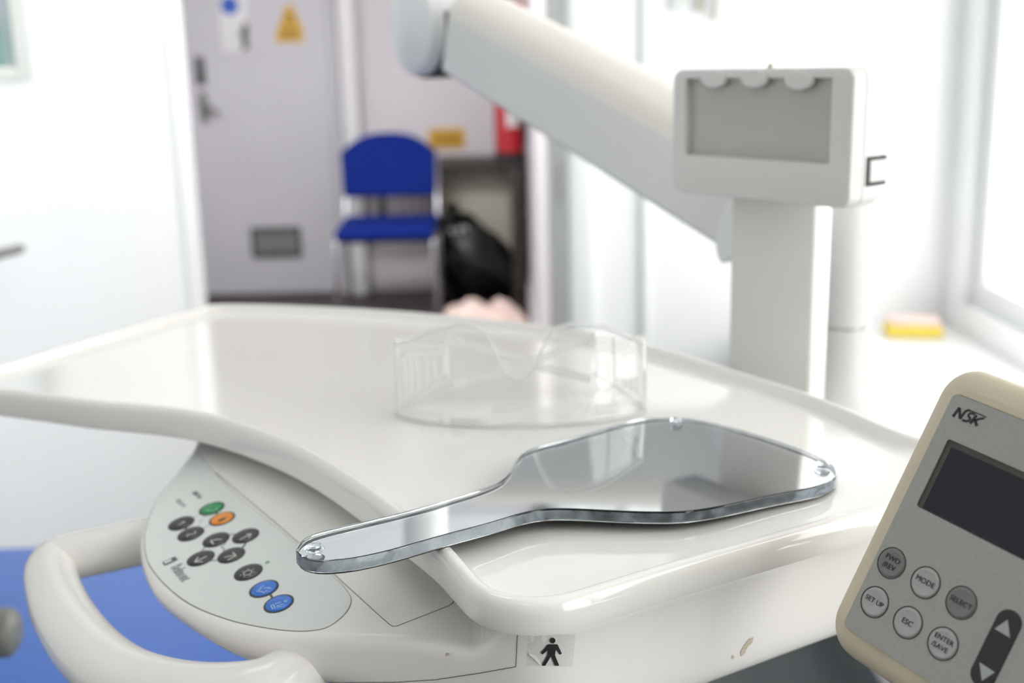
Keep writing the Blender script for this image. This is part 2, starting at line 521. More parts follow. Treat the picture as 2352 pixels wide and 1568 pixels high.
# window wall with two openings
WIN = [(1.15, 2.90), (-1.30, 0.75)]
b = bmesh.new()
ys = [-2.6, -1.30, 0.75, 1.15, 2.90, YD]
for i in range(5):
    lo, hi = ys[i], ys[i+1]
    if (lo, hi) in [(-1.30, 0.75), (1.15, 2.90)]:
        add_box(b, (XW, lo, 0), (XW + 0.12, hi, 0.62)); add_box(b, (XW, lo, 2.28), (XW + 0.12, hi, 2.5))
    else:
        add_box(b, (XW, lo, 0), (XW + 0.12, hi, 2.5))
struct(bmo('wall_right', b, 'wall', smooth=False))
for k, (y0, y1) in enumerate(reversed(WIN[:]) if False else WIN):
    wd = thing('window_%d' % (k + 1), None, None, (XW + 0.06, (y0 + y1) / 2, 0.62), kind='structure')
    b = bmesh.new()
    for lo, hi in (((XW+.03, y0, .62), (XW+.09, y0+.06, 2.28)), ((XW+.03, y1-.06, .62), (XW+.09, y1, 2.28)),
                   ((XW+.03, y0+.06, .62), (XW+.09, y1-.06, .68)), ((XW+.03, y0+.06, 2.22), (XW+.09, y1-.06, 2.28)),
                   ((XW+.03, (y0+y1)/2-.03, .68), (XW+.09, (y0+y1)/2+.03, 2.22))):
        add_box(b, lo, hi, 0.004)
    bmo('window_frame', b, 'frame_w', wd)
    for q in (0, 1):
        a = y0 + .06 if q == 0 else (y0+y1)/2 + .03
        e = (y0+y1)/2 - .03 if q == 0 else y1 - .06
        box('pane', (XW+.056, a, .68), (XW+.062, e, 2.22), 'pane', wd)
# door lining on the right of the doorway, with stop and strike plate
dl = thing('door_frame_1', None, None, (XR, YD, 0), kind='structure')
box('lining', (XR - 0.028, YD - 0.012, 0), (XR, YD + 0.13, 2.06), 'frame_g', dl, 0.002)
box('stop', (XR - 0.042, YD + 0.045, 0), (XR - 0.028, YD + 0.10, 2.05), 'frame_g', dl, 0.002)
box('architrave', (XR - 0.008, YD - 0.03, 0), (XR + 0.055, YD, 2.10), 'frame_w', dl, 0.006)
box('lining_left', (XL, YD - 0.012, 0), (XL + 0.028, YD + 0.13, 2.06), 'frame_w', dl, 0.002)
box('lining_head', (XL, YD - 0.012, 2.032), (XR, YD + 0.13, 2.06), 'frame_w', dl, 0.002)
zp = aty(1305, 420, YD).z
box('strike_plate', (XR - 0.030, YD + 0.000, zp - 0.055), (XR - 0.0275, YD + 0.034, zp + 0.055), 'steel', dl, 0.0008)
struct(box('trim_1', (0.344, YD - 0.014, 0), (0.366, YD, 2.5), 'frame_w', None, 0.004))
struct(box('baseboard_back', (XR + 0.055, YD - 0.014, 0), (XW, YD, 0.09), 'frame_w', None, 0.004))

# ---- open door leaf (hinged on the left lining, swung into the room)
LA = math.radians(105)
HN = Vector((-0.852, YD - 0.014, 0))
lu = Vector((math.cos(LA), -math.sin(LA), 0))       # hinge -> free edge (towards the camera)
lnv = Vector((-lu.y, lu.x, 0))                        # normal on the visible side
if lnv.x < 0: lnv = -lnv
leaf = thing('door_1', None, None, tuple(HN), kind='structure')
LW, LT = 0.92, 0.044
def leaf_box(name, t0, t1, n0, n1, z0, z1, m, bevel=0.0, par=leaf):
    c = HN + lu * ((t0 + t1) / 2) + lnv * ((n0 + n1) / 2) + Vector((0, 0, (z0 + z1) / 2))
    bm_ = box_bm((t1 - t0, n1 - n0, z1 - z0), frame_mat(c, lu, lnv, (0, 0, 1)), bevel)
    return bmo(name, bm_, m, par)
def leaf_t(px, py):
    return (atp(px, py, HN, lnv) - HN).dot(lu)
t_edge = leaf_t(69, 180); zb = atp(69, 184, HN, lnv).z
t_in = leaf_t(30, 170)
VP0, VP1, ZV0, ZV1 = t_in, LW - 0.115, zb + 0.028, zb + 0.72
bm_ = bmesh.new()
for (t0, t1, z0, z1) in ((0, VP0, 0.008, 2.03), (VP1, LW, 0.008, 2.03), (VP0, VP1, 0.008, ZV0), (VP0, VP1, ZV1, 2.03)):
    c = HN + lu * ((t0+t1)/2) + lnv * (-LT/2) + Vector((0, 0, (z0+z1)/2))
    box_bm((t1-t0, LT, z1-z0), frame_mat(c, lu, lnv, (0, 0, 1)), 0, 1, bm_)
bmo('leaf', bm_, 'leaf', leaf, smooth=False)
for (nm, t0, t1, z0, z1) in (('bead', t_edge, VP0, zb, ZV1 + .028), ('bead', VP1, VP1 + .03, zb, ZV1 + .028), ('bead', VP0, VP1, zb, ZV0), ('bead', VP0, VP1, ZV1, ZV1 + .028)):
    leaf_box(nm, t0, t1, -0.004, 0.010, z0, z1, 'frame_g', 0.003)
leaf_box('pane', VP0, VP1, -0.026, -0.020, ZV0, ZV1, 'pane')
leaf_box('privacy_film', VP0, VP1, -0.0275, -0.0262, ZV0, ZV0 + 0.092, 'teal')
leaf_box('notice', VP0, VP1, -0.0275, -0.0262, ZV0 + 0.094, ZV1, 'paper_b')
# lever handle
tip = atp(50, 566, HN + lnv * 0.055, lnv); t_tip = (tip - HN).dot(lu); zh = tip.z - 0.004
P = [HN + lu * (t_tip + d) + lnv * n_ + Vector((0, 0, zh)) for d, n_ in ((0.0, .052), (0.02, .055), (0.10, .055), (0.118, .053), (0.125, .045), (0.125, .0))]
bm_v, bm_f = tube(catmull(P, 5), 0.0095, 14)
mesh('lever_handle', bm_v, bm_f, 'armrest', leaf)
v_, f_ = lathe([(0.026, 0), (0.026, 0.008), (0.022, 0.011)], HN + lu * (t_tip + .125) + Vector((0, 0, zh)), lnv, 24)
mesh('handle_rose', v_, f_, 'armrest', leaf)

# ---- corridor shell
YB = 6.48
struct(box('wall_corridor_left', (-2.4, YD + .12, 0), (-2.3, YB + .1, 2.5), 'wall_cor'))
struct(box('wall_corridor_right', (0.105, YD + .13, 0), (0.205, 6.5, 2.5), 'wall_cor'))
struct(box('wall_corridor_back', (-2.4, YB, 0), (0.2, YB + .1, 2.5), 'wall_cor'))
xd0, xd1 = aty(425, 400, YB).x, aty(772, 400, YB).x
# projecting pier right of the corridor door
struct(box('trim_2', (aty(795, 400, YB - .1).x, YB - .10, 0), (aty(832, 400, YB - .1).x, YB, 2.5), 'frame_w', None, 0.006))
struct(box('baseboard_corridor_right', (0.091, YD + .14, 0), (0.105, 6.48, 0.10), 'frame_w', None, 0.004))
dr = thing('door_2', None, None, ((xd0 + xd1)/2, YB - .03, 0), kind='structure')
box('leaf', (xd0, YB - .045, .01), (xd1, YB, 2.03), 'door_grey', dr, 0.003)
box('jamb', (xd1 + .004, YB - .05, 0), (xd1 + .05, YB, 2.08), 'wood_dark' if False else 'door_grey', dr, 0.004)
box('jamb', (xd0 - .05, YB - .05, 0), (xd0 - .004, YB, 2.08), 'door_grey', dr, 0.004)
yl = YB - .045
p = aty(460, 163, yl)
box('lock_plate', (p.x - .025, yl - .008, p.z - .075), (p.x + .025, yl, p.z + .075), 'grille', dr, 0.006)
p = aty(468, 250, yl)
box('handle_plate', (p.x - .02, yl - .008, p.z - .075), (p.x + .02, yl, p.z + .09), 'armrest', dr, 0.006)
P = [p + Vector(d) for d in ((0, 0, .03), (0, -.045, .03), (.012, -.055, .025), (.07, -.055, -.015), (.09, -.055, -.03))]
v_, f_ = tube(catmull(P, 5), 0.011, 12); mesh('lever_handle', v_, f_, 'armrest', dr)

# ---- low cabinet run under the window
lz = 0.554
lc = thing('window_cabinet', 'long low white cabinet under the bright window on the right', 'cabinet', (0.90, 1.9, 0))
box('worktop', (0.655, 0.55, lz - .03), (XW, YD, lz), 'ledge', lc, 0.004)
box('carcass', (0.70, 0.58, 0.10), (XW - .001, YD - .02, lz - .03), 'ledge', lc)
box('plinth', (0.74, 0.60, 0.0), (XW - .001, YD - .02, 0.10), 'ledge', lc)
for k in range(4):
    y0 = 0.60 + k * 0.595
    d_ = box('door', (0.682, y0, .115), (0.70, y0 + .585, lz - .036), 'ledge', lc, 0.003)
    v_, f_ = tube([Vector((0.664, y0 + .08, .44)), Vector((0.664, y0 + .20, .44))], 0.005, 10)
    mesh('handle', v_, f_, 'chrome', d_)

# ---- ceiling panel lights, and an added fill for the corridor
for k, (x, y) in enumerate(((-0.55, 1.2), (-0.55, -0.9))):
    t = thing('ceiling_light', ('square ceiling light panel over the patient chair', 'square ceiling light panel nearer the camera')[k], 'ceiling light', (x, y, 2.47))
    b = bmesh.new()
    for lo, hi in (((x-.3, y-.3, 2.465), (x-.28, y+.3, 2.5)), ((x+.28, y-.3, 2.465), (x+.3, y+.3, 2.5)), ((x-.28, y-.3, 2.465), (x+.28, y-.28, 2.5)), ((x-.28, y+.28, 2.465), (x+.28, y+.3, 2.5))):
        add_box(b, lo, hi)
    bmo('frame', b, 'frame_w', t)
    mesh('diffuser', [(x-.28, y-.28, 2.472), (x-.28, y+.28, 2.472), (x+.28, y+.28, 2.472), (x+.28, y-.28, 2.472)], [(0, 1, 2, 3)], 'lamp', t, smooth=False)
t = thing('ceiling_light', 'unseen long light panel added to brighten the corridor beyond the doorway', 'ceiling light', (-0.95, 3.58, 2.47))  # added lamp, kept hidden behind the lintel, that brightens the corridor
box('frame', (-1.65, 3.38, 2.488), (-.25, 3.78, 2.5), 'frame_w', t)
mesh('diffuser', [(-1.63, 3.40, 2.472), (-1.63, 3.76, 2.472), (-.27, 3.76, 2.472), (-.27, 3.40, 2.472)], [(0, 1, 2, 3)], 'fill_cor', t, smooth=False)

# ================================================================== DENTAL UNIT: TRAY TABLE
ZR = 1.05            # rim crest
ZF = 1.0435          # tray floor
ZB = 1.0352          # underside of tray wall
crest_px = [(540, 697), (480, 699), (445, 708), (400, 720), (300, 748), (150, 791), (0, 835), (-70, 856), (-112, 870), (-120, 878), (-95, 884), (-50, 888),
            (0, 893), (100, 905), (200, 918), (300, 927), (380, 935), (450, 946), (520, 963), (600, 990), (660, 1014), (720, 1044), (776, 1078),
            (850, 1128), (903, 1168), (960, 1212), (1010, 1256), (1050, 1300), (1085, 1338), (1120, 1360), (1165, 1373), (1215, 1378), (1265, 1376), (1310, 1368),
            (1348, 1358), (1450, 1327), (1563, 1293), (1770, 1234), (2000, 1170), (2120, 1137)]
crest = [atz(x, y, ZR) for x, y in crest_px]
crest += [Vector((.226, .531, ZR)), Vector((.2365, .542, ZR)), Vector((.2385, .553, ZR)), Vector((.232, .565, ZR))]
crest += [atz(x, y, ZR) for x, y in ((2060, 985), (1950, 938), (1850, 899), (1700, 852), (1600, 822), (1490, 791), (1370, 765), (1250, 746), (1080, 727), (900, 712), (720, 702))]
O = resample(catmull(crest, 8, True), 300)
for p in O: p.z = ZR
ON = normals2d(O)
def ring(off, z):
    return [Vector((p.x + n.x * off, p.y + n.y * off, z)) for p, n in zip(O, ON)]
unit = thing('dental_delivery_unit', 'white dental delivery table with raised rim, button panel and looped handle', 'dental table', (0.0, 0.6, 0.975))
prof = [(-.010, ZB - .0005), (-.001, ZB - .0005), (.0018, ZB + .0008), (.0023, ZB + .003), (.0023, 1.0445), (.0020, 1.0465), (.0013, 1.0483), (.0002, 1.0495), (-.0012, 1.05), (-.0030, 1.05), (-.0042, 1.0495), (-.0052, 1.0480), (-.0060, 1.0462), (-.0068, 1.0447), (-.0080, 1.0438), (-.0096, ZF), (-.0120, ZF)]
def low(x):          # the apron is a little deeper along the left-hand curve
    return -.0040 * smoothstep((-.005 - x) / .06)
def smoothstep(t): t = max(0, min(1, t)); return t * t * (3 - 2 * t)
rgs = [ring(o_, z_) for o_, z_ in prof]
for r_ in rgs[:4]:
    for p in r_: p.z += low(p.x)
v_, f_ = loft(rgs, True, True)
tray = mesh('tray_top', v_, f_, 'tray', unit, ang=50)

# ---- body under the tray, with the sloping control deck
DN = Vector((-.16, -.14, 1)).normalized()
DP = atz(912, 1277, 1.0195)
def deck_z(x, y):
    return DP.z - (DN.x * (x - DP.x) + DN.y * (y - DP.y)) / DN.z
def deck(px, py, lift=0.0):
    return atp(px, py, DP + DN * lift, DN)
bo = [deck(x, y) for x, y in ((447, 1023), (400, 1087), (366, 1126), (341, 1172), (325, 1224), (327, 1270), (341, 1313), (362, 1345), (405, 1380), (468, 1417), (532, 1442), (596, 1456), (660, 1462), (745, 1464))]
bo += [Vector(t + (0,)) for t in ((-.0547, .4515), (-.034, .4425), (-.016, .4315), (-.003, .4245), (.008, .4225), (.020, .4255), (.035, .4335), (.06, .449), (.096, .4705), (.15, .5025), (.185, .523), (.203, .538), (.207, .556), (.195, .59), (.15, .66), (.06, .77), (-.05, .83), (-.15, .83), (-.195, .77), (-.205, .73))]
for p in bo: p.z = 0
BO = resample(catmull(bo, 8, True), 260)
BNn = normals2d(BO)
def sstep(t): t = max(0, min(1, t)); return t * t * (3 - 2 * t)
def bz(x, y): return min(deck_z(x, y) + .020 * sstep((x + .020) / .026), 1.0300)
def left_w(p):       # 1 at the far-left deck end, 0 at the front skirt
    return max(0, min(1, (-.04 - p.x) / .12))
rings = []
for (o_, dz) in ((-.0035, 0.0), (-.0022, -.0001), (-.0009, -.0007), (0.0, -.0018), (.0006, -.0035), (.0008, -.006)):
    rings.append([Vector((p.x + n.x * o_, p.y + n.y * o_, bz(p.x + n.x * o_, p.y + n.y * o_) + dz)) for p, n in zip(BO, BNn)])
for k in range(1, 9):
    t = k / 8.0; rr = []
    for p, n in zip(BO, BNn):
        wl = left_w(p); zt_ = bz(p.x, p.y) - .006; zb_ = 0.974 + 0.004 * wl
        ins = 0.010 + .05 * wl
        a = t * math.pi / 2
        # quarter-round underside: straight first, curling in near the bottom
        inw = ins * (1 - math.cos(a)) ** (1.6 - 0.7 * wl)
        z = zt_ + (zb_ - zt_) * math.sin(a) ** (0.9 - .1 * wl)
        q = Vector((p.x + n.x * (.0008 - inw), p.y + n.y * (.0008 - inw), z)); rr.append(q)
    rings.append(rr)
v_, f_ = loft(rings, False, True)
body = mesh('body_shell', v_, f_, 'body', unit, ang=60)
# deck plate that closes the top of the shell
b = bmesh.new()
vs = [b.verts.new((q.x, q.y, 0)) for q in rings[0]]
b.faces.new(vs)
for k_ in range(15):     # strips follow the rise of the shell towards the front corner
    bmesh.ops.bisect_plane(b, geom=b.verts[:] + b.edges[:] + b.faces[:], plane_co=Vector((-.0205 + .002 * k_, 0, 0)), plane_no=Vector((1, 0, 0)))
dl_n = Vector((DN.x, DN.y, 0)).normalized()
s_ = (DP.z - 1.0300) * DN.z / Vector((DN.x, DN.y, 0)).length
bmesh.ops.bisect_plane(b, geom=b.verts[:] + b.edges[:] + b.faces[:], plane_co=Vector((DP.x, DP.y, 0)) + dl_n * s_, plane_no=dl_n)
bmesh.ops.triangulate(b, faces=b.faces[:])
for v in b.verts: v.co.z = bz(v.co.x, v.co.y)
deck_o = bmo('deck', b, 'body', unit, ang=20)
# post bracket below tray (hidden link between unit and post)
# ---- control panel membrane
def z2(x, y): return (320 + x / 3.4093, 1000 + y / 3.4093)
def z3(x, y): return (380 + x / 7.468, 1120 + y / 7.468)
mem_px = [(452, 1046), (437, 1058), (405, 1092), (374, 1130), (349, 1176), (334, 1226), (334, 1262), (340, 1288), (352, 1310), (380, 1343), (437, 1387), (525, 1423), (613, 1442), (670, 1448.5), (715, 1448), (752, 1440), (786, 1416), (803, 1393), (806, 1375), (797, 1358), (776, 1334), (672, 1243), (525, 1120), (466, 1053)]
mem = catmull([deck(x, y) for x, y in mem_px], 5, True)
def grow(poly, d):
    N = len(poly); out = []
    c = sum(poly, Vector()) / N
    for i, p in enumerate(poly):
        t = (poly[(i+1) % N] - poly[i-1]).normalized(); o_ = t.cross(DN)
        out.append((p, o_))
    s = 1 if sum((o_.dot(p - c)) for p, o_ in out) > 0 else -1
    return [p + o_ * (s * d) for p, o_ in out]
v_, f_ = prism(grow(mem, 0.00028), DN, -.001, 0.00008); outl = mesh('membrane_gap', v_, f_, 'black', unit, smooth=False)
v_, f_ = prism(mem, DN, -.001, 0.00045, 0.00012); panel = mesh('control_membrane', v_, f_, 'panel', unit, ang=20)
ins_px = [(470, 1062), (484, 1076), (643, 1208), (761, 1312), (860, 1402), (895, 1433), (903, 1438), (912, 1437), (1032, 1390), (1040, 1384), (1043, 1376), (1030, 1340), (960, 1240), (850, 1140), (700, 1060), (520, 1010)]
insP = [deck(x, y) for x, y in ins_px]
for k, p in enumerate(insP):       # keep the hidden edge tucked under the tray
    pass
v_, f_ = prism(grow(insP, 0.0003), DN, -.001, 0.00006); mesh('inset_gap', v_, f_, 'black', unit, smooth=False)
v_, f_ = prism(insP, DN, -.001, 0.0003); mesh('inset_membrane', v_, f_, 'inset', unit, smooth=False)

LIFT = 0.00045
tu = (deck(434, 1337) - deck(399, 1293)).normalized()
tv = DN.cross(tu).normalized()
def dpoly(pts, conv, lift):
    return [deck(*conv(x, y), lift) for x, y in pts]
# printed links between the keys
thick_l = [[(875, 430), (903, 480)], [(343, 680), (372, 740)], [(1400, 935), (1328, 1040)]]
mid_l = [[(1090, 817), (1215, 805)], [(690, 1020), (608, 1122)], [(758, 1266), (915, 1250)]]
thin_l = [[(488, 522), (592, 470)], [(663, 697), (762, 650)], [(700, 492), (640, 550), (580, 588), (625, 600), (560, 668)]]
zig = [[(1045, 935), (1022, 975), (955, 1030), (1020, 1055), (1000, 1105)]]
def prints(name, pls, conv, wd, m, par=panel, lift=LIFT):
    if len(pls) > 1:
        return [prints(name, [P_], conv, wd, m, par, lift) for P_ in pls]
    v_, f_ = ribbons([dpoly(P_, conv, 0) for P_ in pls], wd, DN, lift)
    return mesh(name, v_, f_, m, par, smooth=False)
prints('printed_link', thick_l, z3, .0012, 'dark_line'); prints('printed_link', mid_l, z3, .0006, 'dark_line')
prints('printed_link', thin_l, z3, .0003, 'grey_line'); prints('printed_link', zig, z3, .0004, 'dark_line')
prints('printed_link', [[(1020, 1235), (1048, 1285)]], z2, .0012, 'dark_line')
# keys: raised discs with a dark rim
def key(px, py, m, r=.0072, rim=True, inner=.0062):
    c = deck(px, py)
    v_, f_ = prism(circle_on(c, tu, tv, r), DN, .0002, LIFT + .00025)
    k_ = mesh('key', v_, f_, 'btn_black', unit, ang=30)
    R_ = [(inner, .0003), (inner, .0009), (inner * .93, .00115), (inner * .7, .0014), (inner * .35, .0015), (0.00005, .00152)]
    v_, f_ = lathe([(a_, h_) for a_, h_ in R_], c, DN, 36)
    mesh('key_cap', v_, f_, m, k_, ang=60)
    return k_
KL = .00155
def icon(k_, pls, conv, wd, m):
    v_, f_ = ribbons([dpoly(P_, conv, KL) for P_ in pls], wd, DN, 0.0, .0001)
    mesh('icon', v_, f_, m, k_, smooth=False)
def dk_text(k_, s, px, py, size, m, lift=KL, **kw):
    text_obj(s, size, frame_mat(deck(px, py, lift), tu, tv, DN), m, k_, 'icon', **kw)
k = key(487, 1169.5, 'btn_green'); icon(k, [[(705, 380), (745, 395), (790, 380)], [(800, 395), (850, 385)], [(860, 345), (890, 365), (860, 375)]], z3, .0006, 'icon_g')
k = key(510.5, 1193, 'btn_orange'); icon(k, [[(905, 565), (1025, 520), (1040, 500), (925, 540), (905, 565), (925, 575), (1035, 530)]], z3, .0005, 'dark_line')
k = key(417, 1203.7, 'btn_black', inner=.0070); icon(k, [[(215, 640), (340, 585)], [(340, 585), (290, 590)]], z3, .0006, 'icon')
k = key(439, 1228, 'btn_black', inner=.0070); icon(k, [[(385, 835), (365, 805), (400, 795), (440, 800), (500, 785), (520, 760), (500, 745)]], z3, .0006, 'icon')
k = key(497, 1241.5, 'btn_black', inner=.0070); icon(k, [[(970, 885), (870, 887), (775, 910)], [(775, 910), (825, 965)]], z3, .0007, 'icon')
k = key(565, 1232.5, 'btn_black', inner=.0070); icon(k, [[(1275, 890), (1470, 790)], [(1390, 795), (1470, 790), (1430, 860)]], z3, .0007, 'icon')
k = key(462, 1284, 'btn_black', inner=.0070); icon(k, [[(710, 1175), (500, 1272)], [(560, 1190), (500, 1272), (640, 1268)]], z3, .0007, 'icon')
k = key(532, 1277, 'btn_black', inner=.0070); icon(k, [[(1010, 1195), (1120, 1165), (1215, 1160)], [(1065, 1240), (1215, 1160), (1155, 1108)]], z3, .0007, 'icon')
k = key(571, 1316, 'btn_black', inner=.0070)
c = deck(569, 1315, KL)
ringp = circle_on(c, tu, tv, .0021, 18); 
pl = [ringp + [ringp[0]]]
for a in range(7):
    d_ = tu * math.cos(a * .9) + tv * math.sin(a * .9); pl.append([c + d_ * .0030, c + d_ * .0038])
v_, f_ = ribbons(pl, .0004, DN, 0, .0001); mesh('icon', v_, f_, 'icon', k, smooth=False)
k = key(607, 1354, 'btn_blue'); icon(k, [[(918, 1222), (945, 1205), (955, 1182), (978, 1178)], [(970, 1197), (1015, 1190), (1035, 1198)], [(935, 1222), (965, 1222), (975, 1232), (1000, 1212)], [(1005, 1200), (1035, 1192)]], z2, .00045, 'icon_b')
k = key(641, 1388, 'btn_blue'); icon(k, [[(1030, 1330), (1045, 1360), (1065, 1352), (1048, 1322), (1030, 1330)], [(1060, 1318), (1112, 1303)], [(1075, 1335), (1130, 1318)], [(1075, 1345), (1110, 1338)], [(1160, 1288), (1133, 1294), (1137, 1303), (1160, 1300)]], z2, .00042, 'icon_b')
for px, py, m in ((615, 1293, 'led'), (460.3, 1144.8, 'led'), (422.8, 1162.6, 'grey_line')):
    v_, f_ = prism(circle_on(deck(px, py), tu, tv, .0012, 20), DN, .0003, LIFT + .0003); mesh('indicator_led', v_, f_, m, unit)
text_obj('1000 W', .0042, frame_mat(deck(451, 1135, LIFT + .0001), tu, tv, DN), 'dark_line', panel, 'lettering', xs=.72)
text_obj('200 W', .0042, frame_mat(deck(412, 1153, LIFT + .0001), tu, tv, DN), 'grey_line', panel, 'lettering', xs=.72)
# maker's mark: small dark square with white eye, outlined name
c = deck(391, 1290, 0)
v_, f_ = prism([c + tu * a_ + tv * b_ for a_, b_ in rrect(-.0024, .0024, -.0036, .0036, .0008, 4)], DN, .0003, LIFT + .00012); lg = mesh('logo_mark', v_, f_, 'dark_line', panel)
v_, f_ = prism([c + tu * a_ + tv * b_ for a_, b_ in rrect(-.0016, .0006, -.0028, .0010, .0004, 3)], DN, .0003, LIFT + .0002); mesh('logo_eye', v_, f_, 'panel', panel)
text_obj('Belmont', .0086, frame_mat(deck(415.5, 1314.5, LIFT + .00018), tu, tv, DN), 'dark_line', panel, 'lettering', outline=True, xs=.62, space=1.06)

# ---- looped handle
hp0 = DP - DN * .018
def hpt(px, py, dz=0): return atp(px, py, hp0 - DN * dz, DN)
hp = [hpt(420, 1226), hpt(330, 1243), hpt(240, 1262), hpt(165, 1278), hpt(130, 1288), hpt(117, 1308), hpt(122, 1350), hpt(142, 1405), hpt(175, 1460), hpt(220, 1512), hpt(280, 1556), hpt(360, 1585), hpt(450, 1598), hpt(540, 1596), hpt(610, 1584), hpt(652, 1578) + Vector((0, .008, .000)), hpt(685, 1566) + Vector((.004, .026, .001))]
hc = resample(catmull(hp, 8), 70, False)
rad = []
for i in range(70):
    f = i / 69
    rad.append(.0142 if f < .30 else .0142 + .0018 * math.sin((f - .30) / .70 * math.pi))
v_, f_ = tube(hc, rad, 24, flat=0.92, ref=DN)
mesh('handle', v_, f_, 'handle', unit, ang=60)
pd_ = (hpt(80, 1280) - hpt(118, 1290)).normalized()
v_, f_ = lathe([(.0050, 0), (.0050, .0012)], hpt(118, 1290) + pd_ * .0135 - DN * .002, pd_, 20)
mesh('handle_plug', v_, f_, 'dark', unit)

# ---- decals on the shell, laid on the real surface
dk_me = deck_o.data; ub = wloc(deck_o)
bvv = [tuple(v) for r in rings for v in r]; nb_ = len(bvv)
bvv += [tuple(v.co + ub) for v in dk_me.vertices]
bv = BVHTree.FromPolygons(bvv, [tuple(f) for f in loft(rings, False, True)[1]] + [tuple(nb_ + i for i in p.vertices) for p in dk_me.polygons])
def on_body(px, py, lift=.0003):
    d = ray(px, py).normalized()
    h, n, i, dist = bv.ray_cast(CP, d)
    if h is None: return None, None
    if n.dot(d) > 0: n = -n
    return h + n * lift, n
def surf_ribbon(name, pxs, wd, m, lift=.0003, par=unit):
    pts = []
    for (x0, y0), (x1, y1) in zip(pxs, pxs[1:]):
        K = max(2, int(math.hypot(x1-x0, y1-y0) / 12))
        for q in range(K): pts.append((x0 + (x1-x0)*q/K, y0 + (y1-y0)*q/K))
    pts.append(pxs[-1])
    L, Rr = [], []; H = [on_body(*p_, lift) for p_ in pts]; H = [h for h in H if h[0] is not None]
    for i, (h, n) in enumerate(H):
        t = (H[min(i+1, len(H)-1)][0] - H[max(i-1, 0)][0]).normalized(); s = t.cross(n).normalized() * wd / 2
        L.append(h + s); Rr.append(h - s)
    K = len(H)
    if K < 2: return
    return mesh(name, L + Rr, [(i, i+1, K+i+1, K+i) for i in range(K-1)], m, par)
def surf_poly(name, pxs, m, lift, par=unit, sub=3):
    b = bmesh.new()
    vs = [b.verts.new((x, y, 0)) for x, y in pxs]; b.faces.new(vs)
    bmesh.ops.triangulate(b, faces=b.faces[:])
    bmesh.ops.subdivide_edges(b, edges=b.edges[:], cuts=sub, use_grid_fill=True)
    bad = []
    for v in b.verts:
        h, n = on_body(v.co.x, v.co.y, lift)
        if h is None: bad.append(v)
        else: v.co = h
    if bad: bmesh.ops.delete(b, geom=bad, context='VERTS')
    return bmo(name, b, m, par)
def z6(x, y): return (1000 + x / 5.88, 1400 + y / 5.88)
surf_ribbon('shell_seam', [(1189, 1455), (1188, 1470), (1185, 1530), (1100, 1545), (1000, 1560), (900, 1566), (730, 1566)], .0003, 'dark_line')
st = surf_poly('sticker', [z6(*p_) for p_ in ((1255, 330), (1890, 330), (1850, 765), (1250, 752), (1235, 735))], 'tape', .0002)
for man in ([(1520, 458), (1640, 458), (1645, 475), (1620, 540), (1612, 608), (1508, 608), (1515, 540), (1510, 475)], [(1522, 458), (1530, 520), (1447, 596), (1423, 577), (1508, 470)], [(1638, 458), (1650, 470), (1702, 582), (1675, 600), (1618, 515)],
            [(1508, 604), (1562, 604), (1562, 612), (1480, 747), (1435, 747)], [(1558, 604), (1612, 604), (1667, 747), (1610, 747), (1558, 612)]):
    surf_poly('man_symbol', [z6(*p_) for p_ in man], 'black', .0005, st, 2)
surf_poly('man_symbol', [z6(1580 + 37 * math.cos(a), 408 + 38 * math.sin(a)) for a in [i * 2 * math.pi / 16 for i in range(16)]], 'black', .0005, st, 1)
surf_poly('peeled_corner', [z6(*p_) for p_ in ((1258, 500), (1275, 570), (1350, 600), (1400, 660), (1442, 745), (1405, 728), (1340, 660), (1275, 600))], 'paper', .0008, st, 1)
surf_poly('stain', [(1720, 1466), (1730, 1462), (1728, 1474), (1716, 1486), (1710, 1500), (1702, 1506), (1700, 1496), (1708, 1482)], 'stain', .0002, unit, 1)
surf_poly('stain', [(1682, 1502), (1686, 1508), (1684, 1513), (1680, 1510)], 'stain', .0002, unit, 1)
surf_poly('stain', [(1024, 1498), (1034, 1500), (1030, 1505), (1023, 1506)], 'stain', .0002, unit, 1)
# small tray stand linking the shell to the tray
box('tray_spacer', (-.03, .55, 1.0290), (.10, .70, 1.0345), 'body', unit)

# ================================================================== SUPPORT ARM, POST, COLUMN
arm = thing('support_arm', 'inclined pale balance arm with upright post standing behind the tray', 'support arm', (0.19, 0.85, 0.9))
# post: flat rectangular section
pl_, pr_ = atd(1675, 700, .838), atd(1868, 700, .802)
pu = Vector((pr_.x - pl_.x, pr_.y - pl_.y, 0)); pw = pu.length; pu.normalize()
pn = Vector((-pu.y, pu.x, 0))      # pointing away from the camera
if pn.y < 0: pn = -pn
pc = Vector((pl_.x, pl_.y, 0))
pz0, pz1 = 0.94, 1.185
c = pc + pu * pw / 2 + pn * .016 + Vector((0, 0, (pz0 + pz1) / 2))
bmo('post', box_bm((pw, .032, pz1 - pz0), frame_mat(c, pu, pn, (0, 0, 1)), .003), 'post', arm)
# bracket from the shell underside to post and column
bk = [Vector((.10, .68, .985)), Vector((.15, .76, .962)), Vector((.20, .84, .955)), Vector((.265, .93, .955))]
v_, f_ = tube(catmull(bk, 5), .020, 16, flat=.7); mesh('bracket', v_, f_, 'post', arm)
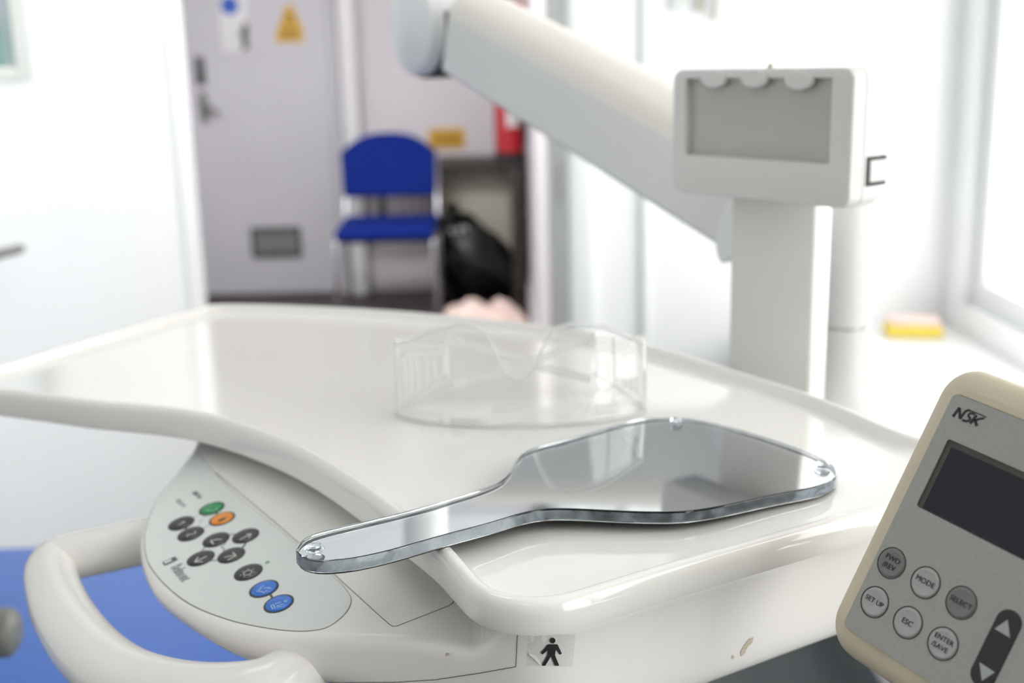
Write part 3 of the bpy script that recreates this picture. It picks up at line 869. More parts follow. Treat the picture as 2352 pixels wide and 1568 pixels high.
# column behind, with sleeve joint
cx = atd(1938, 745, .95)
def px_r(wpx, d): return wpx * d / FPX / 2
zc = lambda py: atd(1938, py, .95).z
v_, f_ = lathe([(.0205, zc(742)), (.0200, zc(640)), (.0196, zc(440)), (.0185, zc(430))], (cx.x, cx.y, 0), (0, 0, 1), 40); mesh('column_tube', v_, f_, 'viewer', arm)
v_, f_ = lathe([(.0188, zc(749)), (.0188, zc(741))], (cx.x, cx.y, 0), (0, 0, 1), 40); mesh('joint_ring', v_, f_, 'steel', arm)
v_, f_ = lathe([(.052, .938), (.052, .952), (.036, .962), (.026, .985), (.0222, 1.005), (.0208, zc(747)), (.020, zc(746.5))], (cx.x, cx.y, 0), (0, 0, 1), 40); mesh('column_base', v_, f_, 'viewer', arm)
# beam
DL, DR_ = 1.18, .92
A0, A1 = atd(1032, 178, DL), atd(1032, 23, DL)
B0, B1 = atd(1541, 500, DR_), atd(1541, 302, DR_)
ax = ((B0 + B1) / 2 - (A0 + A1) / 2).normalized()
su = ax.cross(Vector((0, 0, 1))).normalized()
if su.y > 0: su = -su              # towards the camera
uu = ax.cross(su).normalized()
if uu.z < 0: uu = -uu
hgt = ((A1 - A0).dot(uu) + (B1 - B0).dot(uu)) / 2
mid = (A0 + B0) / 2
def beam_o(t): return mid + ax * t
tA = (A0 - mid).dot(ax) - 0.016; tB = (atd(1700, 600, .87) - mid).dot(ax)
W_ = .064
def sect(t, s=1.0):
    o_ = beam_o(t); pts = []
    cs = [(0, .004), (0, hgt * .25), (0, hgt * .5), (0, hgt * .75), (0, hgt - .002)]
    for q in range(1, 10):
        a = math.pi * q / 10
        cs.append((-(W_/2) * (1 - math.cos(a)), hgt + .027 * math.sin(a)))
    cs += [(-W_, hgt - .002), (-W_, hgt * .5), (-W_, .004), (-W_ + .004, 0), (-.004, 0)]
    for a_, b_ in cs: pts.append(o_ + su * a_ + uu * b_)
    return pts
NS = 12
secs = [sect(tA + (tB - tA) * k / NS) for k in range(NS + 1)]
N0 = len(secs[0])
v_, f_ = loft(secs)
bo_ = mesh('beam', v_, f_, 'arm', arm, ang=30)
bo_.data.materials.append(M['arm_top'])
for pgn in bo_.data.polygons:      # lighter cream on the top faces of the beam
    if len(pgn.vertices) == 4 and all(4 <= (vi % N0) <= 14 for vi in pgn.vertices): pgn.material_index = 1
# pivot cap at the lower end
pcv = atp(1676, 530, A0, su)
ell = [pcv + uu * (.026 * math.sin(2*math.pi*k/30)) + ax * (.0125 * math.cos(2*math.pi*k/30)) for k in range(30)]
v_, f_ = prism(ell, su, -.030, .002, .0015); mesh('pivot_cap', v_, f_, 'cap', arm)
# upper knuckle
kc = atd(958, 62, 1.235) - su * .012
kz = Vector((0, 0, 1))
v_, f_ = lathe([(.030, -.058), (.046, -.055), (.0515, -.045), (.0515, .012), (.048, .020), (.040, .024), (.001, .026)], kc, su, 44); kn = mesh('knuckle', v_, f_, 'cap', arm)
v_, f_ = lathe([(.0500, -.040), (.0500, .006)], kc + ax * .0040 - uu * .003, su, 44); mesh('knuckle_gap', v_, f_, 'dark', arm)
v_, f_ = lathe([(.026, kc.z + .03), (.026, 2.46), (.05, 2.47), (.05, 2.50)], (kc.x - .01, kc.y + .03, 0), (0, 0, 1), 28); mesh('drop_tube', v_, f_, 'cap', arm)

# ---- film viewer box
FL0, FL1 = atd(1541, 443, .82), atd(1547, 158, .82)
FR0, FR1 = atd(1948, 488, .70), atd(1965, 155, .70)
fc = (FL0 + FL1 + FR0 + FR1) / 4
fu = ((FR0 + FR1) - (FL0 + FL1)) / 2; fu.z = 0; fwid = fu.length; fu.normalize()
fn = fu.cross(Vector((0, 0, 1))).normalized()
if fn.y > 0: fn = -fn
fh = ((FL1.z - FL0.z) + (FR1.z - FR0.z)) / 2
FZ = Vector((0, 0, 1))
vw = thing('film_viewer', 'pale grey box-shaped film viewer with recessed screen in front of the arm', 'film viewer', (fc.x, fc.y, fc.z - fh / 2))
def fpt(px, py, off=0.0): return atp(px, py, fc + fn * off, fn)
def fab(px, py):
    q = fpt(px, py) - fc; return q.dot(fu), q.z
# bezel with window cut-out: rounded frame made of outer/inner loops
a0, a1, b0, b1 = -fwid/2, fwid/2, -fh/2, fh/2
sTL, sBR = fab(1577, 178), fab(1901, 380)
sTR, sBL = fab(1915, 180), fab(1572, 352)
i0, i1, j1, j0 = (sTL[0]+sBL[0])/2, (sTR[0]+sBR[0])/2, (sTL[1]+sTR[1])/2, (sBR[1]+sBL[1])/2
outer = rrect(a0, a1, b0, b1, .008, 8); inner = rrect(i0, i1, j0, j1, .0012, 8)
def fw3(a_, b_, n_): return fc + fu * a_ + FZ * b_ + fn * n_
DEP = .036
def inset(pts, d):
    return [(x - d * (1 if x > (a0+a1)/2 else -1), y - d * (1 if y > (b0+b1)/2 else -1)) for x, y in pts]
sp_rings = [[fw3(x, y, -.0055) for x, y in inner], [fw3(x, y, 0) for x, y in inner], [fw3(x, y, 0) for x, y in inset(outer, .0015)], [fw3(x, y, -.0006) for x, y in inset(outer, .0005)], [fw3(x, y, -.002) for x, y in outer], [fw3(x, y, -.0118) for x, y in outer]]
v_, f_ = loft(sp_rings, False, False)
mesh('bezel', v_, f_, 'viewer', vw, ang=40)
sp_rings = [[fw3(x, y, -.0118) for x, y in inset(outer, .0006)], [fw3(x, y, -.0125) for x, y in inset(outer, .0006)], [fw3(x, y, -.0128) for x, y in outer], [fw3(x, y, -DEP + .006) for x, y in outer], [fw3(x, y, -DEP) for x, y in inset(outer, .005)]]
v_, f_ = loft(sp_rings, True, True)
mesh('rear_shell', v_, f_, 'viewer', vw, ang=40)
v_, f_ = loft([[fw3(x, y, -.0075) for x, y in inset(rrect(i0, i1, j0, j1, .0012, 8), -.001)], [fw3(x, y, -.0050) for x, y in rrect(i0 - .001, i1 + .001, j0 - .001, j1 + .001, .0012, 8)]])
mesh('screen', v_, f_, 'screen_grey', vw, ang=20)
# three oval film clips
for px, py in ((1640, 181), (1733, 180), (1836, 184)):
    a_, b_ = fab(px, py)
    v_, f_ = prism([fw3(a_ + .0112 * math.cos(t), b_ + .0058 * math.sin(t), 0) for t in [2*math.pi*k/32 for k in range(32)]], fn, -.002, .0016, .0007)
    mesh('film_clip', v_, f_, 'viewer', vw)
# rounded bulge on the back and side latch
v_, f_ = lathe([(.034, -.012), (.034, .004), (.030, .009), (.001, .0095)], fw3(a1 - .040, -.006, -DEP), -fn, 40); mesh('rear_bulge', v_, f_, 'viewer', vw)
def side_box(name, y0, y1, n0, n1, o0, o1, m, bev=0.0008):
    bm_ = bmesh.new(); c_ = fc + fu * (a1 + (o0+o1)/2) + FZ * ((y0+y1)/2) + fn * ((n0+n1)/2)
    return bmo(name, box_bm((o1-o0, n0-n1 if n0 > n1 else n1-n0, y1-y0), frame_mat(c_, fu, fn, FZ), bev), m, vw)
side_box('latch_recess', -.030, -.0115, -.015, -.036, -.004, .0003, 'dark', .0003)
side_box('latch', -.0275, -.0140, -.0185, -.037, -.003, .0012, 'viewer')
tp = fpt(1756, 155)
v_, f_ = lathe([(.0022, 0), (.0022, .0022), (.0012, .0030)], tp - fn * .006 - FZ * .0006, FZ, 14); mesh('screw', v_, f_, 'key', vw)
# bracket holding the viewer to the post
c1 = fw3(.0, -.010, -DEP); c2 = pc + pu * pw * .5 + pn * .0 + FZ * c1.z
v_, f_ = tube([c1 - fn * -.004, c2 + pn * .005], .012, 16); mesh('mount', v_, f_, 'viewer', vw)

# ================================================================== HAND MIRROR
mt_px = [(680, 1266), (682, 1252), (694, 1238), (715, 1226), (760, 1213), (850, 1192), (950, 1168), (1040, 1142), (1110, 1120), (1150, 1102), (1172, 1078), (1186, 1054), (1203, 1037), (1230, 1026), (1290, 1010), (1400, 979), (1451, 965), (1502, 958), (1578, 960), (1655, 974), (1757, 1002), (1859, 1038), (1905, 1062), (1922, 1078), (1923, 1092), (1910, 1104), (1880, 1116), (1783, 1135), (1655, 1162), (1600, 1171), (1553, 1175), (1480, 1175), (1400, 1172), (1310, 1168), (1250, 1169), (1200, 1178), (1130, 1199), (1010, 1231), (900, 1262), (830, 1278), (780, 1285), (735, 1287), (700, 1281)]
TH = .0055
m1 = atz(1890, 1100, ZF + .0020 + TH)
m2 = atz(975, 1216, ZR + TH + .0010)
mlong = (m1 - m2).normalized()
mn = mlong.cross(Vector((-mlong.y, mlong.x, 0)).normalized()); mn = mn if mn.z > 0 else -mn
# gentle roll so the far side rests lower than the near side edge
def mpt(px, py, lift=0): return atp(px, py, m1 + mn * lift, mn)
mo = resample(catmull([mpt(x, y) for x, y in mt_px], 8, True), 200)
hm = thing('hand_mirror', 'clear acrylic hand mirror lying across the tray, handle over the rim', 'mirror', (m1.x, m1.y, ZF))
mx_, my_ = mlong, mn.cross(mlong)
def moff(d, z):
    N = len(mo); out = []
    c = sum(mo, Vector()) / N
    A = 0
    for i in range(N):
        q, r_ = mo[i] - c, mo[(i+1) % N] - c
        A += q.cross(r_).dot(mn)
    s = 1 if A > 0 else -1
    for i in range(N):
        t = (mo[(i+1) % N] - mo[i-1]).normalized()
        out.append(mo[i] + t.cross(mn) * (s * d) + mn * z)
    return out
v_, f_ = loft([moff(-.0004, -TH), moff(0, -TH + .0004), moff(0, -.0007), moff(-.0002, -.0002), moff(-.0007, 0)])
pl_o = mesh('acrylic_plate', v_, f_, 'acrylic', hm, ang=28)
pl_o.data.materials.append(M['acrylic_edge'])
for pgn in pl_o.data.polygons:
    if len(pgn.vertices) == 4 and abs(pgn.normal.dot(mn)) < .3: pgn.material_index = 1
v_, f_ = loft([moff(-.0008, -TH - .0004), moff(-.0008, -TH - .00003)])
mesh('mirror_backing', v_, f_, 'mirror', hm, ang=28)
v_, f_ = loft([moff(-.0008, -TH - .0008), moff(-.0008, -TH - .00045)])
mesh('backing_paint', v_, f_, 'blackpl', hm, ang=28)
for px, py, r in ((722, 1260, .0042), (1889, 1069, .0040), (1553, 967, .0036)):
    v_, f_ = lathe([(r, .00008), (r * .96, .0007), (r * .8, .0015), (r * .45, .0021), (.0001, .0023)], mpt(px, py), mn, 28, True, True)
    mesh('bumper', v_, f_, 'bumper', hm, ang=60)
v_, f_ = lathe([(.0036, -.00005), (.0036, .0019)], mpt(1880, 1095) - mn * (TH + .0036), mn, 20); mesh('foot', v_, f_, 'bumper', hm)

# ================================================================== SAFETY GOGGLES (upside down on the tray)
GO = Vector((.0035, .6385, ZF + .0012))
yaw = math.radians(-1.5)
gx = Vector((math.cos(yaw), math.sin(yaw), 0)); gy = Vector((-math.sin(yaw), math.cos(yaw), 0))
gog = thing('safety_goggles', 'clear plastic safety goggles lying upside down on the tray', 'goggles', tuple(GO - Vector((0, 0, .0012))))
half = catmull([Vector(t) for t in ((0, 0, 0), (.020, .0012, 0), (.040, .0055, 0), (.056, .0112, 0), (.068, .0190, 0), (.0752, .0290, 0), (.0735, .0400, 0), (.0640, .0580, 0), (.0480, .0790, 0))], 6)
plan = [Vector((-p.x, p.y, 0)) for p in reversed(half[1:])] + half
plan = resample(plan, 121, False)
def smooth(a, b, x):
    t = max(0, min(1, (x - a) / (b - a))); return t * t * (3 - 2 * t)
GT = catmull([Vector(t) for t in ((-.006, .029, 0), (0, .0268, 0), (.006, .029, 0), (.0105, .0365, 0), (.0150, .0475, 0), (.0200, .0545, 0), (.028, .0578, 0), (.040, .0572, 0), (.052, .0535, 0), (.064, .0475, 0), (.0745, .0432, 0), (.080, .042, 0))], 10)
def gtop(p):
    x = abs(p.x)
    zf = min(GT, key=lambda q: abs(q.x - x) if q.x >= 0 else 9).y
    return (zf if p.y < .030 else .0434) - .0135 * smooth(.030, .078, p.y)
def gbot(p):
    x = abs(p.x)
    return .0 + .008 * smooth(.045, .080, p.y) + .0010 * smooth(.02, .0, x)
def G(p, z, lean=True):
    # lens leans back towards its top
    l = .12 * z if p.y < .03 else .12 * z * max(0, 1 - (p.y - .03) / .03)
    return GO + gx * p.x + gy * (p.y + l) + Vector((0, 0, z))
KV = 14
vv, ff = [], []
NP = len(plan)
for p in plan:
    zb_, zt_ = gbot(p), gtop(p)
    for k in range(KV + 1): vv.append(G(p, zb_ + (zt_ - zb_) * k / KV))
for i in range(NP - 1):
    for k in range(KV):
        a = i * (KV + 1) + k; ff.append((a, a + 1, a + KV + 2, a + KV + 1))
ln = mesh('lens_shield', vv, ff, 'goggle', gog, ang=60)
sol = ln.modifiers.new('thickness', 'SOLIDIFY'); sol.thickness = .0016; sol.offset = 0
v_, f_ = tube([G(p, gtop(p)) for p in plan], .0013, 8); mesh('edge_bead', v_, f_, 'goggle_rim', gog)
v_, f_ = tube([G(p, gbot(p)) for p in plan], .0012, 8); mesh('edge_bead', v_, f_, 'goggle_rim', gog)
# corner ribs where front meets the side shields
for s in (-1, 1):
    pz = min(plan, key=lambda q: (q - Vector((s * .0765, .028, 0))).length)
    v_, f_ = tube([G(pz, gbot(pz) + (gtop(pz) - gbot(pz)) * k / 8) for k in range(9)], .0012, 8); mesh('corner_rib', v_, f_, 'goggle_rim', gog)
    pe = plan[0] if s < 0 else plan[-1]
    v_, f_ = tube([G(pe, gbot(pe) + (gtop(pe) - gbot(pe)) * k / 4) for k in range(5)], .0012, 8); mesh('edge_bead', v_, f_, 'goggle_rim', gog)
    # vent block with slots on the side shield
    side = [t for t in plan if t.x * s > 0 and .040 < t.y < .0765]
    side.sort(key=lambda t: t.y)
    tg = (side[-1] - side[0]).normalized(); wt = gx * tg.x + gy * tg.y; wn = FZ.cross(wt).normalized()
    if wn.dot(gx) * s > 0: wn = -wn          # towards the inside
    for q in range(6):
        pv = side[int(q * (len(side) - 1) / 5)]
        hh = (gtop(pv) - gbot(pv)) * .60
        c_ = G(pv, gbot(pv) + (gtop(pv) - gbot(pv)) * .46) + wn * .0017
        bmo('vent_slat', box_bm((.0021, .0030, hh), frame_mat(c_, wt, wn, FZ), .0006), 'goggle_slat', gog)
    e0, e1 = side[0], side[-1]
    v_, f_ = tube([G(e0, gbot(e0) + (gtop(e0) - gbot(e0)) * .80) + wn * .0018, G(e1, gbot(e1) + (gtop(e1) - gbot(e1)) * .80) + wn * .0018], .0013, 8); mesh('vent_hood', v_, f_, 'goggle_rim', gog)
    # folded temple arm crossing behind the lens
    zs, ze = (.040, .012)
    tp_ = [Vector((s * .048, .081, .034)), Vector((s * .040, .082, .031)), Vector((s * .020, .080 - .004 * s, .0235)), Vector((-s * .005, .077 - .004 * s, .0160)), Vector((-s * .028, .072 - .004 * s, .0110)), Vector((-s * .044, .066 - .004 * s, .0080))]
    tp_ = catmull([GO + gx * t.x + gy * t.y + FZ * t.z for t in tp_], 6)
    v_, f_ = tube(tp_, .0030, 10, flat=.45, ref=gy); mesh('temple_arm', v_, f_, 'goggle_rim', gog)

# ================================================================== CONTROL UNIT (lower right)
Mh = Vector((1797, -1008, 2650)).normalized()
Mv = Vector((.41, .91, .07)); Mv -= Mh * Mv.dot(Mh); Mv.normalize()
NH = R3 @ Mh; NV = R3 @ Mv; NN = NH.cross(NV).normalized()
NO = atd(2052, 1294, .44)
def npt(a_, b_, n_=0.0): return NO + NH * a_ + NV * b_ + NN * n_
base_pt = npt(.03, -.045, -.02)
cu_ = thing('motor_control_unit', 'cream motor control unit with grey keypad and dark display at lower right', 'control unit', tuple(base_pt))
HA0, HA1, HB0, HB1 = -.0172, .0860, -.0412, .0818
def nring(d, n_, r=.0150):
    return [npt(a_, b_, n_) for a_, b_ in rrect(HA0 + d, HA1 - d, HB0 + d, HB1 - d, max(r - d, .003), 8)]
rg = [nring(.0035, -.044), nring(.0010, -.041), nring(0, -.036), nring(0, -.0165), nring(.0004, -.0160), nring(.0004, -.0150), nring(0, -.0145), nring(.0003, -.0080), nring(.0012, -.0048), nring(.0030, -.0024), nring(.0060, -.0008), nring(.0100, 0)]
v_, f_ = loft(rg); mesh('housing', v_, f_, 'nsk_body', cu_, ang=40)
PA0, PA1, PB0, PB1 = -.0074, .0755, -.0306, .0688
SA0, SA1, SB0, SB1 = -.0013, .0690, .0237, .0519
def nloop(a0_, a1_, b0_, b1_, r, n_, K=6): return [npt(x, y, n_) for x, y in rrect(a0_, a1_, b0_, b1_, r, K)]
v_, f_ = loft([nloop(PA0 - .0002, PA1 + .0002, PB0 - .0002, PB1 + .0002, .0027, .0), nloop(PA0 - .0002, PA1 + .0002, PB0 - .0002, PB1 + .0002, .0027, .00010)])
mesh('faceplate_gap', v_, f_, 'black', cu_, smooth=False)
v_, f_ = loft([nloop(SA0, SA1, SB0, SB1, .0012, .0001), nloop(SA0, SA1, SB0, SB1, .0012, .00125), nloop(PA0, PA1, PB0, PB1, .0025, .00125), nloop(PA0, PA1, PB0, PB1, .0025, .0001)], False, False)
mesh('faceplate', v_, f_, 'nsk_plate', cu_, ang=20)
v_, f_ = loft([nloop(SA0 - .0003, SA1, SB0, SB1, .0012, .0003), nloop(SA0 - .0003, SA1, SB0, SB1, .0012, .00055)]); mesh('screen_bezel', v_, f_, 'nsk_bezel', cu_, smooth=False)
v_, f_ = loft([nloop(SA0 + .0024, SA1 - .002, SB0 + .0004, SB1 - .0024, .0005, .0005), nloop(SA0 + .0024, SA1 - .002, SB0 + .0004, SB1 - .0024, .0005, .00062)]); mesh('display', v_, f_, 'nsk_screen', cu_, smooth=False)
FT = .00125
def nbutton(a_, b_, lines, m, size=.0029, r=.0059):
    c_ = npt(a_, b_)
    v_, f_ = lathe([(r * .93, FT - .0003), (r * .93, FT + .00015), (r * .88, FT + .00042), (r * .74, FT + .00046), (r * .70, FT + .00036), (.00005, FT + .00034)], c_, NN, 40)
    k_ = mesh('button', v_, f_, m, cu_, ang=60)
    v_, f_ = ribbons([[c_ + (NH * math.cos(t) + NV * math.sin(t)) * r for t in [2*math.pi*q/48 for q in range(49)]]], .00036, NN, FT + .00005)
    mesh('ring', v_, f_, 'black', k_, smooth=False)
    for s, dx, dy in lines:
        text_obj(s, size, frame_mat(npt(a_ + dx, b_ + dy, FT + .00055), NH, NV, NN), 'black', k_, 'lettering', xs=1.0, thick=.0001)
nbutton(.0, 0, [('FWD', 0, .0016), ('/REV', -.0002, -.0016)], 'nsk_btn_d')
nbutton(.0158, -.0001, [('MODE', 0, .0003)], 'nsk_btn')
nbutton(.0315, 0, [('SELECT', 0, 0)], 'nsk_btn_d', .0028)
nbutton(.0007, -.0162, [('SET UP', 0, .0003)], 'nsk_btn', .0027)
nbutton(.0164, -.0163, [('ESC', 0, 0)], 'nsk_btn')
nbutton(.0320, -.0162, [('ENTER', 0, .0016), ('/SAVE', -.0003, -.0016)], 'nsk_btn', .0027)
pad = mesh('arrow_pad', *loft([nloop(.0452, .0546, -.0225, .0066, .0046, FT - .0004, 10), nloop(.0452, .0546, -.0225, .0066, .0046, FT + .0002, 10), nloop(.0455, .0543, -.0222, .0063, .0043, FT + .0004, 10)]), 'black', cu_, ang=30)
for tri in (((.0493, .0029), (.0466, -.0021), (.0528, -.0022)), ((.0470, -.0150), (.0533, -.0152), (.0506, -.0201))):
    v_, f_ = prism([npt(x, y) for x, y in tri], NN, FT + .0003, FT + .00050); mesh('arrow', v_, f_, 'nsk_btn', pad, smooth=False)
def nk(x, y):
    return atp(2100 + x / 4.9, 880 + y / 4.9, NO, NN)
for pl, wd in (([(455, 382), (530, 284)], .00105), ([(530, 288), (534, 408)], .00100), ([(536, 410), (575, 350), (595, 326), (622, 313), (650, 316)], .00080), ([(600, 322), (625, 312), (665, 322), (750, 356), (832, 391)], .00036),
               ([(698, 360), (668, 345), (640, 352), (628, 372), (640, 392), (650, 408), (632, 430), (600, 436), (560, 420)], .00085), ([(648, 462), (722, 368)], .00105), ([(806, 404), (760, 408), (690, 432)], .00075), ([(700, 412), (722, 490)], .00105)):
    v_, f_ = ribbons([[nk(*q) for q in pl]], wd, NN, FT + .0001); mesh('lettering', v_, f_, 'black', cu_, smooth=False)
# swivel stalk that carries the unit
st_ = [npt(.036, .02, -.044), npt(.036, .015, -.065), Vector((.24, .50, .985)), Vector((.215, .55, .982)), Vector((.19, .575, .985))]
v_, f_ = tube(catmull(st_, 6), .010, 14); mesh('stalk', v_, f_, 'blackpl', cu_)

# ================================================================== PATIENT CHAIR (blurred blue, below left)
pcz = 0.622
pch = thing('patient_chair', 'blue vinyl patient chair seen below the table handle', 'dental chair', (-.55, 1.05, 0))
bm_ = box_bm((1.45, .62, .16), frame_mat((-.80, 1.20, pcz - .08), (1, .03, 0), (-.03, 1, 0), (0, 0, 1)), .055, 6)
bmo('seat_cushion', bm_, 'blue_vinyl', pch, ang=60)
box('seat_frame', (-1.40, .98, pcz - .22), (-.20, 1.42, pcz - .15), 'chair_base', pch, .02)
v_, f_ = lathe([(.30, 0), (.30, .03), (.24, .06), (.11, .09), (.10, .40)], (-.8, 1.2, 0), (0, 0, 1), 36); mesh('pedestal', v_, f_, 'chair_base', pch)
ae = atd(10, 1452, .98)
v_, f_ = tube(catmull([ae + Vector((.012, 0, 0)), ae + Vector((.004, 0, 0)), ae + Vector((-.06, .0, 0)), ae + Vector((-.30, .02, 0))], 5), [.008, .014, .017, .019, .020] + [.021] * 11, 20)
mesh('armrest', v_, f_, 'armrest', pch)
v_, f_ = tube([ae + Vector((-.22, .02, 0)), Vector((ae.x - .25, 1.02, pcz - .12))], .014, 14); mesh('armrest_post', v_, f_, 'chair_base', pch)

# ================================================================== CORRIDOR THINGS
# waiting chair
ch = thing('waiting_chair', 'blue upholstered waiting chair with chrome legs beyond the doorway', 'chair', (-.60, 5.75, 0))
yf = 5.52
cl, cr = aty(762, 530, yf).x, aty(1000, 530, yf).x
cxm = (cl + cr) / 2; cw = cr - cl
bm_ = box_bm((cw * .97, .44, .055), frame_mat((cxm, yf + .22, .465), (1, 0, 0), (0, 1, .05), (0, -.05, 1)), .022, 4)
bmo('seat', bm_, 'blue_fab', ch)
box('seat_pan', (cl + .02, yf + .02, .415), (cr - .02, yf + .42, .442), 'blackpl', ch, .006)
yb = yf + .46
bl, br = aty(785, 420, yb).x, aty(1003, 420, yb).x
zt1, zt0 = aty(890, 305, yb).z, aty(890, 452, yb).z
arc = []
for k in range(25):
    t = k / 24; x = bl + (br - bl) * t; u_ = abs(2 * t - 1)
    arc.append((x, zt1 - .10 * u_ ** 2.6))
poly = [Vector((bl + .006, yb, zt0 + .012)), ] + [Vector((x, yb, z)) for x, z in arc] + [Vector((br - .006, yb, zt0 + .012)), Vector((br - .03, yb, zt0)), Vector((bl + .03, yb, zt0))]
v_, f_ = prism([p_ + Vector((0, .03 * (p_.z - zt0) / (zt1 - zt0), 0)) for p_ in poly], Vector((0, -1, .06)), -.02, .028, .014); mesh('backrest', v_, f_, 'blue_fab', ch, ang=60)
for s, xe in ((-1, cl + .012), (1, cr - .012)):
    v_, f_ = tube(catmull([Vector((xe - s * -.006, yf + .02, 0)), Vector((xe, yf + .03, .40)), Vector((xe, yf + .06, .435)), Vector((xe, yf + .36, .435))], 6), .0125, 12); mesh('leg', v_, f_, 'chrome', ch)
    v_, f_ = tube(catmull([Vector((xe, yf + .50, 0)), Vector((xe, yf + .42, .44)), Vector((xe, yf + .47, .62)), Vector((xe, yf + .50, .80))], 6), .0125, 12); mesh('leg', v_, f_, 'chrome', ch)
box('back_bracket', (cxm - .07, yb - .005, .44), (cxm - .03, yb + .012, zt0 + .03), 'blackpl', ch, .003)
# side table with dark top
tb = thing('side_table', 'dark-topped side table against the corridor wall beside the blue chair', 'table', (-.12, 6.2, 0))
tz = .755
tx0, tx1 = -.40, .088
box('table_top', (tx0, 6.04, tz - .035), (tx1, 6.46, tz), 'wood_dark', tb, .004)
box('shade_side_panel', (tx1 - .075, 6.06, 0), (tx1 - .01, 6.44, tz - .035), 'wood_dark', tb, .003)  # dark panel standing in for the shadow below the table's right end
box('back_panel', (tx0 + .03, 6.26, .02), (tx1 - .075, 6.28, tz - .035), 'cream', tb, .003)
box('leg', (tx0 + .0, 6.06, 0), (tx0 + .03, 6.44, tz - .035), 'wood_dark', tb, .003)
# fire extinguisher on the side table
ex = aty(1172, 372, 6.14)
fe = thing('fire_extinguisher', 'red fire extinguisher standing on the dark side table', 'fire extinguisher', (ex.x, 6.14, tz))
r_ = .078
v_, f_ = lathe([(r_ * 1.02, 0), (r_ * 1.04, .01), (r_ * 1.04, .035), (r_ * .99, .04)], (ex.x, 6.14, tz), (0, 0, 1), 32); mesh('base_ring', v_, f_, 'blackpl', fe)
v_, f_ = lathe([(r_, .036), (r_, .36), (r_ * .93, .40), (r_ * .7, .435), (r_ * .35, .455), (.022, .465), (.022, .49)], (ex.x, 6.14, tz), (0, 0, 1), 32); mesh('cylinder', v_, f_, 'red', fe)
box('valve', (ex.x - .02, 6.12, tz + .485), (ex.x + .02, 6.16, tz + .53), 'key', fe, .005)
box('squeeze_grip', (ex.x - .10, 6.128, tz + .525), (ex.x + .03, 6.152, tz + .54), 'blackpl', fe, .004)
v_, f_ = tube(catmull([Vector((ex.x + .02, 6.11, tz + .50)), Vector((ex.x + .078, 6.08, tz + .45)), Vector((ex.x + .080, 6.06, tz + .25)), Vector((ex.x + .076, 6.06, tz + .08))], 6), .012, 12); mesh('hose', v_, f_, 'blackpl', fe)
cyl = lambda a_, z_: Vector((ex.x + (r_ + .001) * math.sin(a_), 6.14 - (r_ + .001) * math.cos(a_), tz + z_))
lv = [cyl(-.2 + .9 * i / 8, z_) for z_ in (.17, .30) for i in range(9)]
mesh('data_label', lv, [(i, i+1, i+10, i+9) for i in range(8)], 'paper', fe)
# bin bag
bgc = aty(1105, 610, 5.95)
bag = thing('bin_bag', 'shiny black bin bag slumped under the side table', 'bin bag', (bgc.x, 6.06, 0))
bm_ = bmesh.new(); bmesh.ops.create_uvsphere(bm_, u_segments=40, v_segments=24, radius=1)
from mathutils import noise as mnoise
for v in bm_.verts:
    q = v.co.copy(); nz_ = mnoise.noise(q * 1.7 + Vector((3, 1, 7))) * .14 + mnoise.noise(q * 4.5) * .06
    fold = .05 * math.sin(9 * math.atan2(q.y, q.x) + 2 * q.z) * max(0, q.z)
    s_ = 1 + nz_ + fold
    x, y, z = q.x * s_ * .195, q.y * s_ * .135, q.z * s_
    z = (.20 + z * .20) if z < 0 else .20 + z * .26
    sk = (z - .2)
    v.co = Vector((bgc.x - .01 - sk * .42 * max(0, sk > 0) + x, 6.13 + y, max(z, .004)))
bmo('sack', bm_, 'bag', bag, ang=80)
kx = bgc.x - .125
v_, f_ = tube(catmull([Vector((kx + .02, 6.13, .42)), Vector((kx, 6.13, .46)), Vector((kx - .01, 6.13, .48)), Vector((kx - .03, 6.12, .52))], 4), [.05, .03, .022, .018, .016, .016, .018, .024, .026, .028, .03, .034, .03], 12); mesh('tied_neck', v_, f_, 'bag', bag)
# peach cloth heap on the floor
pts = []
c0 = Vector((aty(1110, 735, 5.30).x, 5.32, 0))
bm_ = bmesh.new(); bmesh.ops.create_uvsphere(bm_, u_segments=32, v_segments=16, radius=1)
for v in bm_.verts:
    q = v.co.copy(); s_ = 1 + .18 * mnoise.noise(q * 2.2 + Vector((5, 5, 5))) + .08 * mnoise.noise(q * 6)
    v.co = Vector((c0.x + q.x * .225 * s_, 5.32 + q.y * .16 * s_, max(0.003, (.15 if True else 0) * max(q.z, -.02) * (1 + .6 * mnoise.noise(Vector((q.x * 3, q.y * 3, 1)))) )))
o = bmo('folded_cloth', bm_, 'peach', None, ang=80, origin=(c0.x, 5.32, 0)); o['label'] = 'peach coloured cloth heap on the corridor floor before the bin bag'; o['category'] = 'cloth'
# signs on the corridor door and wall
def tagd(o, l, c, g=None):
    o['label'] = l; o['category'] = c
    if g: o['group'] = g
    return o
ys_ = yl - .004
a, c_ = aty(496, -60, ys_), aty(574, 118, ys_)
nt_ = thing('door_notice', 'white notice with a blue disc on the grey corridor door', 'sign', ((a.x + c_.x)/2, ys_, c_.z))
box('notice_sheet', (a.x, ys_, c_.z), (c_.x, ys_ + .003, a.z), 'paper', nt_, .0008)
d_ = aty(527, 12, ys_)
v_, f_ = lathe([(.048, 0), (.048, .0015)], (d_.x, ys_, d_.z), (0, -1, 0), 28); mesh('blue_disc', v_, f_, 'sign_blue', nt_)
e_ = [aty(x, y, ys_ - .0005) for x, y in ((563, 48), (570, 60), (569, 88), (572, 112), (556, 116), (556, 90), (550, 78), (556, 62))]
v_, f_ = prism(e_, (0, -1, 0), 0, .001); mesh('printed_figure', v_, f_, 'grille', nt_)
